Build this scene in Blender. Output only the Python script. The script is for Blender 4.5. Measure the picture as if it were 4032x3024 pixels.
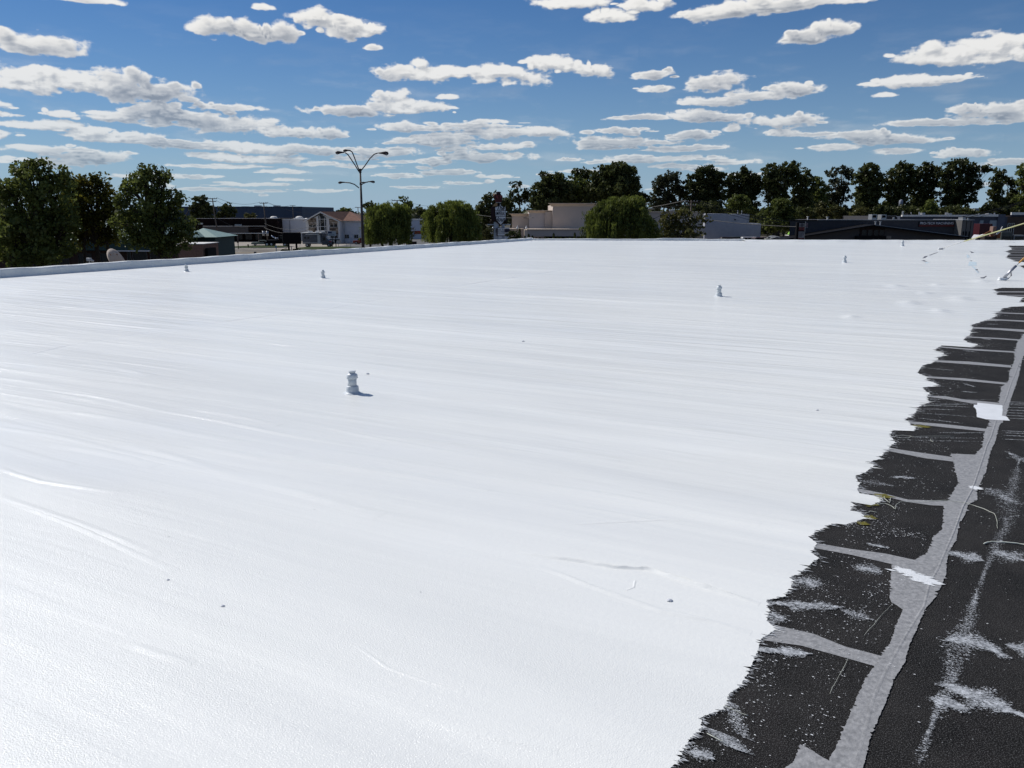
import bpy, math, random
import numpy as np
from mathutils import Vector, Matrix
from mathutils.geometry import delaunay_2d_cdt
random.seed(7); rng = np.random.default_rng(7)
S = bpy.context.scene
for o in list(bpy.data.objects): bpy.data.objects.remove(o)

# ------------------------------------------------------------------ camera
F, CX, CY, HOR = 3150.0, 2016.0, 1512.0, 835.0          # photograph: focal length, centre, horizon (pixels)
PITCH = math.atan((CY-HOR)/F)
CAMZ, ROOF = 8.5, 6.5
cam = bpy.data.cameras.new('camera'); co = bpy.data.objects.new('camera', cam); S.collection.objects.link(co)
co.location = (0, 0, CAMZ); co.rotation_euler = (math.pi/2-PITCH, 0, 0)
cam.sensor_width = 36; cam.lens = 36*F/4032; cam.clip_end = 20000; cam.clip_start = 0.1
S.camera = co
def ray(x, y):
    a = (x-CX)/F; b = (CY-y)/F
    return a, math.cos(PITCH)+b*math.sin(PITCH), -math.sin(PITCH)+b*math.cos(PITCH)
def at(x, y, Y):
    r = ray(x, y); t = Y/r[1]; return Vector((r[0]*t, Y, CAMZ+r[2]*t))
def gp(x, y, z=ROOF):
    r = ray(x, y); t = (z-CAMZ)/r[2]; return Vector((r[0]*t, r[1]*t, z))
def px(x, Y): return at(x, HOR, Y).x          # X of a column at distance Y (near horizon)
def pz(y, Y): return at(CX, y, Y).z           # height of a row at distance Y

# ------------------------------------------------------------------ light
SUN_AZ = math.radians(-55.0); SUN_EL = math.radians(44)      # azimuth from +Y, negative is to the left
sd = Vector((math.sin(SUN_AZ)*math.cos(SUN_EL), math.cos(SUN_AZ)*math.cos(SUN_EL), math.sin(SUN_EL)))
sl = bpy.data.lights.new('sun', 'SUN'); sl.energy = 4.45; sl.angle = math.radians(0.53); sl.color = (1.0, 0.965, 0.915)
so = bpy.data.objects.new('sun', sl); S.collection.objects.link(so)
so.rotation_euler = (-sd).to_track_quat('-Z', 'Y').to_euler()
S.view_settings.view_transform = 'Standard'; S.view_settings.look = 'None'
S.view_settings.exposure = 0.0; S.view_settings.gamma = 1.0; S.view_settings.use_curve_mapping = False
S.render.engine = 'CYCLES'; S.cycles.max_bounces = 6; S.cycles.diffuse_bounces = 3
SKY_STRENGTH = 0.060; CLOUD = 0.80

# ---- cloud map over one 90 degree sector (mirrored four times round the horizon), computed here
CW, CH, CEL = 2520, 1680, 60.0
def upn(h, w, cy, cx, seed):
    r = np.random.default_rng(seed); g = r.random((cy+3, cx+3), dtype=np.float32)*2-1
    y = np.linspace(0, cy, h, dtype=np.float32); x = np.linspace(0, cx, w, dtype=np.float32)
    yi = y.astype(int); xi = x.astype(int); fy = y-yi; fx = x-xi
    fy = (fy*fy*(3-2*fy))[:, None]; fx = fx*fx*(3-2*fx)
    gx = g[:, xi]*(1-fx)+g[:, xi+1]*fx
    return gx[yi]*(1-fy)+gx[yi+1]*fy
def fbm(cy, cx, octs, seed, billow=False, h=CH, w=CW):
    o = np.zeros((h, w), np.float32); a = 1.0; t = 0
    for k in range(octs):
        n = upn(h, w, int(cy*2**k), int(cx*2**k), seed+k*17)
        if billow: n = 0.55-1.9*np.abs(n)+0.35
        o += a*n; t += a; a *= 0.56
    return o/t
def sstep(a, b, x):
    t = np.clip((x-a)/(b-a), 0, 1); return t*t*(3-2*t)
CLOUDS = [(70,98,105,24),(8,74,30,18),(60,180,130,30),(200,185,130,32),(310,200,110,28),(421,188,13,11),
 (480,60,72,32),(548,74,45,22),(600,74,44,24),(684,46,62,24),(750,62,55,26),(800,70,32,18),(806,104,20,8),(570,18,26,9),(190,0,95,10),
 (340,240,60,20),(400,258,120,24),(510,275,110,22),(620,289,100,15),(700,292,48,14),
 (60,270,125,16),(250,298,105,14),(130,245,38,10),(190,283,60,12),
 (430,317,80,13),(530,322,90,13),(620,326,80,12),(700,328,60,10),(800,329,92,12),
 (90,321,95,11),(190,341,95,14),(120,352,90,9),(870,164,56,27),(960,160,90,31),(1070,165,95,30),(1190,140,62,24),(1265,155,58,24),
 (850,212,40,17),(880,234,100,19),(940,238,36,13),(965,210,22,7),(1005,272,92,9),(1080,287,100,16),(1160,292,66,14),
 (940,307,88,14),(1090,317,60,11),(1050,342,112,13),(985,325,40,9),(1315,310,86,13),(1410,163,46,13),(1415,193,44,9),
 (1545,182,62,27),(1540,222,88,13),(1640,206,85,14),(1715,192,68,15),(1510,250,64,12),(1685,263,96,17),
 (1745,82,56,20),(1790,64,52,22),(2040,120,112,26),(2140,110,110,36),(2260,115,90,36),(1960,178,84,16),(2060,170,72,10),(1910,205,30,7),
 (2060,168,55,8),(2150,243,105,19),(2020,268,130,10),(1850,297,74,13),(1960,306,105,13),(2230,250,90,14),(2080,235,40,12),
 (1240,8,95,16),(1320,34,56,24),(1385,10,55,18),(1560,28,110,24),(1640,14,130,18),(1780,6,120,13),(2000,-30,150,16),(1100,-40,120,22),
 (600,-50,160,24),(1480,322,86,10),(1430,345,130,9),(1360,350,70,8),(1500,293,58,10),(1590,352,60,7),(560,344,95,9),(480,338,60,7),
 (480,360,110,6),(700,356,60,7),(620,372,70,6),(860,352,40,5),(1230,346,30,6),(1290,352,36,5),(1800,322,70,9),(1950,330,60,8),(2190,350,60,9),
 (1250,372,60,5),(860,380,50,5),(980,372,60,6),(330,380,80,7),(440,384,60,6),(900,405,50,4),(560,400,90,5),(440,410,90,5),(1000,396,40,4),(700,412,60,4)]
def make_cloud_map():
    az = np.linspace(-45, 45, CW, dtype=np.float32)[None, :]; el = np.linspace(0, CEL, CH, dtype=np.float32)[:, None]
    f = np.full((CH, CW), -3.0, np.float32)
    bl = []
    for (x, y, rx, ry) in CLOUDS:
        s = 4032/2212.0
        def ae(u, v):
            r = ray(u*s, v*s); n = math.sqrt(sum(c*c for c in r)); return math.degrees(math.atan2(r[0], r[1])), math.degrees(math.asin(r[2]/n))
        a0, e0 = ae(x, y); a1, _ = ae(x+rx, y); _, e1 = ae(x, y-ry)
        bl.append((a0, e0, abs(a1-a0)*1.02, abs(e1-e0)*1.0))
    R = random.Random(5)
    for k in range(46):
        e = R.uniform(5, 52); a = R.uniform(-47, 47)
        if abs(a) < 34 and e < 29: continue
        q = e/20.0; bl.append((a, e, R.uniform(2.0, 5.0)*(0.5+0.5*q), R.uniform(0.6, 1.2)*(0.35+0.8*q)))
    for k in range(120):                                           # small far ones low over the horizon
        e = 0.4+6.2*R.random()**0.9; a = R.uniform(-45, 45)
        bl.append((a, e, R.uniform(0.5, 2.6)*(0.4+0.12*e), R.uniform(0.06, 0.14)*(0.6+0.38*e)))
    kids = []
    for (a0, e0, ra, re) in bl:
        if ra < 0.9: continue
        for _ in range(int(2+ra*1.1)):
            kids.append((a0+R.uniform(-.85, .85)*ra, e0+R.uniform(-.1, .75)*re, ra*R.uniform(.10, .30), re*R.uniform(.35, .65)))
        kids.append((a0+R.choice((-1, 1))*R.uniform(.8, 1.15)*ra, e0+R.uniform(-.5, .3)*re, ra*R.uniform(.15, .3), re*R.uniform(.18, .3)))
    bl += kids
    W1 = fbm(60, 50, 4, 701); W2 = fbm(80, 50, 4, 801)
    for (a0, e0, ra, re) in bl:
        i0, i1 = [int((v+45)/90*CW) for v in (a0-ra*1.9, a0+ra*1.9)]; j0, j1 = [int(v/CEL*CH) for v in (e0-re*2.4, e0+re*2.4)]
        i0 = max(i0, 0); i1 = min(i1, CW); j0 = max(j0, 0); j1 = min(j1, CH)
        if i1-i0 < 2 or j1-j0 < 2: continue
        da = (az[:, i0:i1]-a0)/ra+W1[j0:j1, i0:i1]*0.42; de = (el[j0:j1]-e0)/re+W2[j0:j1, i0:i1]*0.75
        de = np.where(de < 0, de*1.45, de)
        v = 1-np.sqrt(da*da+de*de)
        f[j0:j1, i0:i1] = np.maximum(f[j0:j1, i0:i1], v)
    w = sstep(4, 17, el)
    n = fbm(130, 90, 4, 11, True)*(1-w)+fbm(46, 40, 5, 40, True)*w
    m = fbm(26, 16, 3, 90)
    n2 = fbm(150, 110, 5, 500, True)*(1-w)+fbm(95, 80, 5, 600, True)*w
    d = f+0.32*n+0.34*n2+0.14*m-0.06
    alpha = sstep(0.0, 0.36, d)
    wisp = sstep(-0.06, 0.4, f+0.42*fbm(90, 60, 5, 300)-0.1)*0.28
    veil = sstep(0.05, 0.75, fbm(70, 26, 5, 905)+0.10)*0.20*np.exp(-((el-4.5)/5.0)**2)
    alpha = np.maximum(np.maximum(alpha, wisp), veil)*(1-sstep(52, 59, el))
    core = sstep(0.12, 0.85, d)
    sx, sy = 9, 11                                                # towards the sun: up and left
    lit = np.roll(np.roll(d, -sy, axis=0), sx, axis=1)
    lit2 = np.roll(np.roll(d, -5, axis=0), 4, axis=1)
    relief = np.clip((d-lit)*0.9, -0.4, 0.4)+np.clip((d-lit2)*0.9, -0.3, 0.3)
    b = 1.0-0.37*core*sstep(-0.25, 0.9, m*1.4+0.35)+0.30*relief
    b = np.clip(b, 0.55, 1.10)
    horizon = np.exp(-el/3.2)
    alpha = alpha*(1-0.62*horizon)*(0.86+0.14*sstep(2, 14, el)); b = b*(1-0.12*horizon)
    img = bpy.data.images.new('cloud_map', CW, CH, float_buffer=True, is_data=True)
    p = np.ones((CH, CW, 4), np.float32); p[..., 0] = alpha; p[..., 1] = b; p[..., 2] = horizon
    img.pixels.foreach_set(p.ravel()); img.update(); img.pack()
    return img
world = bpy.data.worlds.new('World'); S.world = world; world.use_nodes = True
nt = world.node_tree; nt.nodes.clear()
def nd(t, typ, **kw):
    n = t.nodes.new(typ)
    for k, v in kw.items(): setattr(n, k, v)
    return n
def lk(t, a, b): t.links.new(a, b)
def mth(t, op, a, b=None, c=None):
    n = nd(t, 'ShaderNodeMath', operation=op)
    for i, v in enumerate((a, b, c)):
        if v is None: continue
        if isinstance(v, (int, float)): n.inputs[i].default_value = v
        else: lk(t, v, n.inputs[i])
    return n.outputs[0]
sky = nd(nt, 'ShaderNodeTexSky', sky_type='NISHITA', sun_disc=False)
sky.sun_elevation = SUN_EL; sky.sun_rotation = SUN_AZ; sky.altitude = 100; sky.air_density = 1.0; sky.dust_density = 0.0; sky.ozone_density = 5.0
tcw = nd(nt, 'ShaderNodeTexCoord'); sp = nd(nt, 'ShaderNodeSeparateXYZ'); lk(nt, tcw.outputs['Generated'], sp.inputs[0])
azn = mth(nt, 'ARCTAN2', sp.outputs[0], sp.outputs[1]); eln = mth(nt, 'ARCSINE', sp.outputs[2])
u = mth(nt, 'ADD', mth(nt, 'DIVIDE', azn, math.pi/2), 0.5); v = mth(nt, 'DIVIDE', eln, math.radians(CEL))
cb = nd(nt, 'ShaderNodeCombineXYZ'); lk(nt, u, cb.inputs[0]); lk(nt, mth(nt, 'MINIMUM', mth(nt, 'MAXIMUM', v, 0.002), 0.998), cb.inputs[1])
it = nd(nt, 'ShaderNodeTexImage', image=make_cloud_map(), extension='MIRROR', interpolation='Linear'); lk(nt, cb.outputs[0], it.inputs[0])
sc = nd(nt, 'ShaderNodeSeparateColor'); lk(nt, it.outputs[0], sc.inputs[0])
bg = nd(nt, 'ShaderNodeBackground'); bg.inputs[1].default_value = SKY_STRENGTH
hs = nd(nt, 'ShaderNodeHueSaturation'); hs.inputs['Saturation'].default_value = 1.22; lk(nt, sky.outputs[0], hs.inputs['Color']); wb = nd(nt, 'ShaderNodeMix', data_type='RGBA', blend_type='MULTIPLY'); wb.inputs[0].default_value = 1.0; wb.inputs[7].default_value = (0.74, 0.86, 1.06, 1); lk(nt, hs.outputs[0], wb.inputs[6]); lk(nt, wb.outputs[2], bg.inputs[0])
bc = nd(nt, 'ShaderNodeBackground'); cc = nd(nt, 'ShaderNodeMix', data_type='RGBA'); cc.inputs[6].default_value = (0.52, 0.60, 0.74, 1); cc.inputs[7].default_value = (1.0, 0.99, 0.965, 1)
lk(nt, mth(nt, 'MULTIPLY_ADD', sc.outputs[1], 1.9, -0.9), cc.inputs[0]); lk(nt, cc.outputs[2], bc.inputs[0]); lk(nt, mth(nt, 'MULTIPLY', sc.outputs[1], CLOUD), bc.inputs[1])
mx = nd(nt, 'ShaderNodeMixShader'); lk(nt, sc.outputs[0], mx.inputs[0]); lk(nt, bg.outputs[0], mx.inputs[1]); lk(nt, bc.outputs[0], mx.inputs[2])
bh = nd(nt, 'ShaderNodeBackground'); bh.inputs[0].default_value = (0.33, 0.49, 0.66, 1); bh.inputs[1].default_value = 0.92    # pale air low down, fading out upwards
mh = nd(nt, 'ShaderNodeMixShader'); fade = mth(nt, 'MULTIPLY', mth(nt, 'EXPONENT', mth(nt, 'MULTIPLY', mth(nt, 'MAXIMUM', eln, 0.0), -9.0)), 0.85)
lk(nt, fade, mh.inputs[0]); lk(nt, bg.outputs[0], mh.inputs[1]); lk(nt, bh.outputs[0], mh.inputs[2]); lk(nt, mh.outputs[0], mx.inputs[1])
ow = nd(nt, 'ShaderNodeOutputWorld'); lk(nt, mx.outputs[0], ow.inputs[0])

# ------------------------------------------------------------------ materials
MATS = {}
def mat(name, col, rough=0.7, var=0.15, scale=3.0, bump=0.0, bscale=40.0, metal=0.0, spec=0.28, col2=None, stretch=(1, 1, 1), coords='Object'):
    if name in MATS: return MATS[name]
    m = bpy.data.materials.new(name); m.use_nodes = True; t = m.node_tree; b = t.nodes['Principled BSDF']
    tc = nd(t, 'ShaderNodeTexCoord'); mp = nd(t, 'ShaderNodeMapping'); mp.inputs['Scale'].default_value = stretch; lk(t, tc.outputs[coords], mp.inputs[0])
    n = nd(t, 'ShaderNodeTexNoise'); n.inputs['Scale'].default_value = scale; n.inputs['Detail'].default_value = 6; n.inputs['Roughness'].default_value = 0.62; lk(t, mp.outputs[0], n.inputs[0])
    r = nd(t, 'ShaderNodeValToRGB'); c2 = col2 or tuple(min(1, c*(1+var)) for c in col)
    r.color_ramp.elements[0].position = 0.33; r.color_ramp.elements[1].position = 0.67
    r.color_ramp.elements[0].color = tuple(c*(1-var) for c in col)+(1,); r.color_ramp.elements[1].color = tuple(c2)+(1,)
    lk(t, n.outputs[0], r.inputs[0]); lk(t, r.outputs[0], b.inputs['Base Color'])
    b.inputs['Roughness'].default_value = rough; b.inputs['Metallic'].default_value = metal; b.inputs['Specular IOR Level'].default_value = spec
    if bump:
        n2 = nd(t, 'ShaderNodeTexNoise'); n2.inputs['Scale'].default_value = bscale; n2.inputs['Detail'].default_value = 4; lk(t, mp.outputs[0], n2.inputs[0])
        bp = nd(t, 'ShaderNodeBump'); bp.inputs['Distance'].default_value = bump; bp.inputs['Strength'].default_value = 1.0
        lk(t, n2.outputs[0], bp.inputs['Height']); lk(t, bp.outputs[0], b.inputs['Normal'])
    MATS[name] = m; return m
ROT = math.radians(27.5)                                          # the roof's own grid
def coating():
    m = bpy.data.materials.new('wet_white_coating'); m.use_nodes = True; t = m.node_tree; b = t.nodes['Principled BSDF']
    tc = nd(t, 'ShaderNodeTexCoord'); mp = nd(t, 'ShaderNodeMapping'); mp.vector_type = 'POINT'
    mp.inputs['Rotation'].default_value = (0, 0, ROT); lk(t, tc.outputs['Object'], mp.inputs[0])
    def noise(sx, sy, scale, det=4, rough=0.5, dist=0.0):
        m2 = nd(t, 'ShaderNodeMapping'); m2.inputs['Scale'].default_value = (sx, sy, 1); lk(t, mp.outputs[0], m2.inputs[0])
        n = nd(t, 'ShaderNodeTexNoise'); n.inputs['Scale'].default_value = scale; n.inputs['Detail'].default_value = det; n.inputs['Roughness'].default_value = rough; n.inputs['Distortion'].default_value = dist
        lk(t, m2.outputs[0], n.inputs[0]); return n.outputs[0]
    wave = noise(0.28, 3.2, 1.0, 3, 0.5, 0.9); wave2 = noise(0.6, 8.0, 1.0, 3, 0.6, 0.7)
    patch = noise(0.5, 1.0, 0.35, 3, 0.6); gr = noise(1, 1, 130, 2, 0.6); gr2 = noise(1, 1, 38, 3, 0.6)
    big = noise(1, 1, 0.12, 2)
    wave0 = noise(0.13, 1.15, 1.0, 3, 0.5, 0.9)
    h = mth(t, 'ADD', mth(t, 'MULTIPLY', wave, 0.040), mth(t, 'MULTIPLY', wave0, 0.075))
    sy_ = nd(t, 'ShaderNodeSeparateXYZ'); lk(t, mp.outputs[0], sy_.inputs[0]); mr = nd(t, 'ShaderNodeMapRange'); mr.inputs[1].default_value = 3.0; mr.inputs[2].default_value = 11.0; mr.inputs[3].default_value = 0.12; mr.inputs[4].default_value = 1.15; lk(t, sy_.outputs[1], mr.inputs[0])
    h = mth(t, 'MULTIPLY', h, mr.outputs[0])
    h = mth(t, 'ADD', h, mth(t, 'MULTIPLY', mth(t, 'MULTIPLY', mth(t, 'MULTIPLY', wave2, mr.outputs[0]), 0.014), mth(t, 'MULTIPLY', patch, 2.0)))
    warp = noise(0.05, 0.3, 1.0, 3); yy = mth(t, 'ADD', mth(t, 'MULTIPLY', sy_.outputs[1], 1/1.17), mth(t, 'MULTIPLY', warp, 0.8))
    fr = mth(t, 'ABSOLUTE', mth(t, 'SUBTRACT', mth(t, 'FRACT', yy), 0.5)); lap = mth(t, 'MULTIPLY', mth(t, 'SUBTRACT', 1.0, mth(t, 'MINIMUM', mth(t, 'MULTIPLY', fr, 11.0), 1.0)), mth(t, 'MAXIMUM', mth(t, 'SUBTRACT', mth(t, 'MULTIPLY', noise(0.12, 1.0, 1.0, 3), 3.0), 1.0), 0.0))
    h = mth(t, 'ADD', h, mth(t, 'MULTIPLY', mth(t, 'MULTIPLY', lap, mr.outputs[0]), 0.009)); hw = mth(t, 'MULTIPLY', h, 0.95)
    gm = mth(t, 'ADD', mth(t, 'MULTIPLY', mth(t, 'MAXIMUM', mth(t, 'SUBTRACT', patch, 0.42), 0.0), 8.0), 0.25)
    hw = mth(t, 'ADD', hw, mth(t, 'MULTIPLY', mth(t, 'MULTIPLY', gr, 0.0034), mth(t, 'MINIMUM', gm, 1.2)))
    h = mth(t, 'ADD', h, mth(t, 'MULTIPLY', mth(t, 'MULTIPLY', gr, 0.0020), gm))
    h = mth(t, 'ADD', h, mth(t, 'MULTIPLY', gr2, 0.0016))
    bp = nd(t, 'ShaderNodeBump'); bp.inputs['Distance'].default_value = 1.0; bp.inputs['Strength'].default_value = 0.9; lk(t, h, bp.inputs['Height']); lk(t, bp.outputs[0], b.inputs['Normal'])
    r = nd(t, 'ShaderNodeValToRGB'); r.color_ramp.elements[0].position = 0.3; r.color_ramp.elements[1].position = 0.7
    r.color_ramp.elements[0].color = (0.700, 0.716, 0.700, 1); r.color_ramp.elements[1].color = (0.80, 0.812, 0.782, 1); r.color_ramp.elements[0].position = 0.36; r.color_ramp.elements[1].position = 0.62
    streak = noise(0.10, 1.25, 1.0, 5, 0.62, 0.9); lk(t, mth(t, 'ADD', mth(t, 'MULTIPLY', big, 0.3), mth(t, 'MULTIPLY', streak, 0.7)), r.inputs[0]); lk(t, r.outputs[0], b.inputs['Base Color'])
    rr = mth(t, 'MULTIPLY_ADD', patch, 0.25, 0.38); lk(t, rr, b.inputs['Roughness'])
    b.inputs['Specular IOR Level'].default_value = 0.25
    b.inputs['Coat Weight'].default_value = 0.42; b.inputs['Coat Roughness'].default_value = 0.16; b.inputs['Coat IOR'].default_value = 1.45
    bc_ = nd(t, 'ShaderNodeBump'); bc_.inputs['Distance'].default_value = 1.0; lk(t, hw, bc_.inputs['Height']); lk(t, bc_.outputs[0], b.inputs['Coat Normal'])
    return m
COAT = coating()
BLACK = mat('black_cap_sheet', (0.0065, 0.006, 0.0058), 0.85, 0.45, 3.5, 0.0035, 170, spec=0.12, col2=(0.017, 0.0155, 0.0145))
def granules(m):                                                  # fine pale mineral specks in the cap sheet colour
    t = m.node_tree; b = t.nodes['Principled BSDF']; src = b.inputs['Base Color'].links[0].from_socket
    tc = nd(t, 'ShaderNodeTexCoord'); n = nd(t, 'ShaderNodeTexNoise'); n.inputs['Scale'].default_value = 210; n.inputs['Detail'].default_value = 2; lk(t, tc.outputs['Object'], n.inputs[0])
    r = nd(t, 'ShaderNodeValToRGB'); r.color_ramp.elements[0].position = 0.52; r.color_ramp.elements[0].color = (0, 0, 0, 1); r.color_ramp.elements[1].position = 0.72; r.color_ramp.elements[1].color = (1, 1, 1, 1)
    mx = nd(t, 'ShaderNodeMix', data_type='RGBA'); lk(t, n.outputs[0], r.inputs[0]); lk(t, r.outputs[0], mx.inputs[0]); lk(t, src, mx.inputs[6]); mx.inputs[7].default_value = (0.115, 0.115, 0.115, 1); lk(t, mx.outputs[2], b.inputs['Base Color'])
granules(BLACK)
TAPE = mat('grey_seam_cement', (0.235, 0.238, 0.242), 0.55, 0.15, 40, 0.0035, 55, col2=(0.34, 0.342, 0.345))
PAINT = mat('white_paint', (0.72, 0.74, 0.75), 0.4, 0.06, 8, 0.002, 80)
FLECK = mat('dry_paint_flecks', (0.30, 0.32, 0.345), 0.7, 0.5, 60, col2=(.62, .65, .68))
def leafmat(name, c1, c2, trans=0.38):
    m = bpy.data.materials.new(name); m.use_nodes = True; t = m.node_tree; t.nodes.clear()
    o = nd(t, 'ShaderNodeOutputMaterial'); d = nd(t, 'ShaderNodeBsdfDiffuse'); tr = nd(t, 'ShaderNodeBsdfTranslucent'); g = nd(t, 'ShaderNodeBsdfGlossy'); g.inputs['Roughness'].default_value = 0.45; g.inputs[0].default_value = (0.5, 0.5, 0.45, 1)
    tc = nd(t, 'ShaderNodeTexCoord'); n = nd(t, 'ShaderNodeTexNoise'); n.inputs['Scale'].default_value = 0.55; n.inputs['Detail'].default_value = 8; n.inputs['Roughness'].default_value = 0.7; lk(t, tc.outputs['Object'], n.inputs[0])
    oi = nd(t, 'ShaderNodeObjectInfo'); r = nd(t, 'ShaderNodeValToRGB'); r.color_ramp.elements[0].position = 0.35; r.color_ramp.elements[1].position = 0.66
    r.color_ramp.elements[0].color = c1+(1,); r.color_ramp.elements[1].color = c2+(1,)
    lk(t, mth(t, 'ADD', n.outputs[0], mth(t, 'MULTIPLY_ADD', oi.outputs['Random'], 0.12, -0.06)), r.inputs[0])
    for s_ in (d, tr): lk(t, r.outputs[0], s_.inputs[0])
    a = nd(t, 'ShaderNodeMixShader'); a.inputs[0].default_value = trans; lk(t, d.outputs[0], a.inputs[1]); lk(t, tr.outputs[0], a.inputs[2])
    b = nd(t, 'ShaderNodeMixShader'); b.inputs[0].default_value = 0.03; lk(t, a.outputs[0], b.inputs[1]); lk(t, g.outputs[0], b.inputs[2]); lk(t, b.outputs[0], o.inputs[0])
    MATS[name] = m; return m
LEAF_DARK = leafmat('dark_leaves', (0.016, 0.023, 0.008), (0.095, 0.108, 0.034))
LEAF_MAPLE = leafmat('maple_leaves', (0.024, 0.036, 0.010), (0.17, 0.20, 0.05), 0.42)
LEAF_GOLD = leafmat('turning_leaves', (0.045, 0.048, 0.009), (0.24, 0.21, 0.030), 0.42)
LEAF_WILLOW = leafmat('willow_leaves', (0.04, 0.055, 0.012), (0.26, 0.30, 0.06), 0.42)
LEAF_OLIVE = leafmat('olive_leaves', (0.035, 0.04, 0.016), (0.12, 0.115, 0.035), 0.3)
LEAF_PALE = leafmat('thin_pale_leaves', (0.03, 0.038, 0.022), (0.085, 0.09, 0.045), 0.35)
LEAF_FAR = leafmat('far_leaves', (0.022, 0.03, 0.024), (0.055, 0.065, 0.04), 0.2)
BARK = mat('bark', (0.045, 0.036, 0.028), 0.9, 0.35, 6, 0.02, 12, stretch=(4, 4, 1))

# ------------------------------------------------------------------ mesh helpers
class MB:
    def __init__(s): s.v = []; s.f = []
    def add(s, vs, fs):
        n = len(s.v); s.v += [tuple(p) for p in vs]; s.f += [tuple(i+n for i in q) for q in fs]; return s
    def box(s, x0, y0, z0, x1, y1, z1):
        return s.add([(x0,y0,z0),(x1,y0,z0),(x1,y1,z0),(x0,y1,z0),(x0,y0,z1),(x1,y0,z1),(x1,y1,z1),(x0,y1,z1)],
              [(0,3,2,1),(4,5,6,7),(0,1,5,4),(1,2,6,5),(2,3,7,6),(3,0,4,7)])
    def prism(s, pts, a, b, axis='y'):                            # outline pts (u, w) pushed from a to b along an axis
        n = len(pts)
        g = {'y': lambda p, d: (p[0], d, p[1]), 'x': lambda p, d: (d, p[0], p[1]), 'z': lambda p, d: (p[0], p[1], d)}[axis]
        return s.add([g(p, a) for p in pts]+[g(p, b) for p in pts], [tuple(range(n))[::-1], tuple(range(n, 2*n))]+[(i, (i+1) % n, (i+1) % n+n, i+n) for i in range(n)])
    def tube(s, pts, rs, n=8):
        pts = [Vector(p) for p in pts]; rs = rs if isinstance(rs, (list, tuple)) else [rs]*len(pts); vs = []
        for i, p in enumerate(pts):
            d = (pts[min(i+1, len(pts)-1)]-pts[max(i-1, 0)]).normalized()
            a = d.cross(Vector((0, 0, 1)) if abs(d.z) < 0.95 else Vector((1, 0, 0))).normalized(); b = d.cross(a)
            for k in range(n):
                t = 2*math.pi*k/n; vs.append(p+(a*math.cos(t)+b*math.sin(t))*rs[i])
        fs = [(i*n+k, i*n+(k+1) % n, (i+1)*n+(k+1) % n, (i+1)*n+k) for i in range(len(pts)-1) for k in range(n)]
        fs += [tuple(range(n))[::-1], tuple((len(pts)-1)*n+k for k in range(n))]
        return s.add(vs, fs)
    def lathe(s, prof, c=(0, 0, 0), n=20, wob=0.0):
        vs = []
        for j, (r, z) in enumerate(prof):
            for k in range(n):
                t = 2*math.pi*k/n; rr = r*(1+wob*math.sin(k*1.7+j*2.1)*math.sin(k*0.9+j))
                vs.append((c[0]+rr*math.cos(t), c[1]+rr*math.sin(t), c[2]+z))
        m = len(prof); fs = [(j*n+k, j*n+(k+1) % n, (j+1)*n+(k+1) % n, (j+1)*n+k) for j in range(m-1) for k in range(n)]
        fs += [tuple(range(n))[::-1], tuple((m-1)*n+k for k in range(n))]
        return s.add(vs, fs)
def link(name, me, m, parent=None, smooth=False):
    if m: me.materials.append(m)
    if smooth: me.polygons.foreach_set('use_smooth', [True]*len(me.polygons))
    o = bpy.data.objects.new(name, me); S.collection.objects.link(o)
    if parent: o.parent = parent; o.matrix_parent_inverse = parent.matrix_basis.inverted()
    return o
def ob(name, b, m, parent=None, smooth=False, bevel=0):
    me = bpy.data.meshes.new(name); me.from_pydata(b.v, [], b.f); me.update()
    o = link(name, me, m, parent, smooth)
    if bevel: bv = o.modifiers.new('bevel', 'BEVEL'); bv.width = bevel; bv.segments = 2; bv.limit_method = 'ANGLE'
    return o
def npmesh(name, V, Fq, m, parent=None):                          # V (n,3), quads or tris (k,c)
    me = bpy.data.meshes.new(name); V = np.ascontiguousarray(V, np.float32); Fq = np.ascontiguousarray(Fq, np.int32); c = Fq.shape[1]
    me.vertices.add(len(V)); me.vertices.foreach_set('co', V.ravel()); me.loops.add(Fq.size); me.loops.foreach_set('vertex_index', Fq.ravel())
    me.polygons.add(len(Fq)); me.polygons.foreach_set('loop_start', np.arange(0, Fq.size, c, dtype=np.int32)); me.update(calc_edges=True)
    return link(name, me, m, parent)
def tag(o, label=None, cat=None, group=None, kind=None):
    if label: o['label'] = label
    if cat: o['category'] = cat
    if group: o['group'] = group
    if kind: o['kind'] = kind
    return o
def thing(name, loc, label, cat, group=None, rz=0):
    o = bpy.data.objects.new(name, None); S.collection.objects.link(o); o.location = loc; o.rotation_euler = (0, 0, rz)
    return tag(o, label, cat, group)
def local(o, parent):                                             # geometry already in the parent's own frame
    o.parent = parent; o.matrix_parent_inverse = Matrix.Identity(4); return o
def lob(name, b, m, parent, smooth=False, bevel=0): return local(ob(name, b, m, None, smooth, bevel), parent)
def text(name, s, m, parent, loc, size, sx=1.0, shear=0.0, depth=0.03, rot=(math.pi/2, 0, 0), bold=0.0):
    cu = bpy.data.curves.new(name, 'FONT'); cu.body = s; cu.size = size; cu.extrude = depth; cu.align_x = 'CENTER'; cu.align_y = 'CENTER'; cu.shear = shear; cu.offset = bold
    t = bpy.data.objects.new('t', cu); S.collection.objects.link(t); bpy.context.view_layer.update()
    me = bpy.data.meshes.new_from_object(t.evaluated_get(bpy.context.evaluated_depsgraph_get())); bpy.data.objects.remove(t)
    me.name = name; me.materials.clear(); o = link(name, me, m)
    o.parent = parent; o.location = loc; o.rotation_euler = rot; o.scale = (sx, 1, 1); return o

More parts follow.
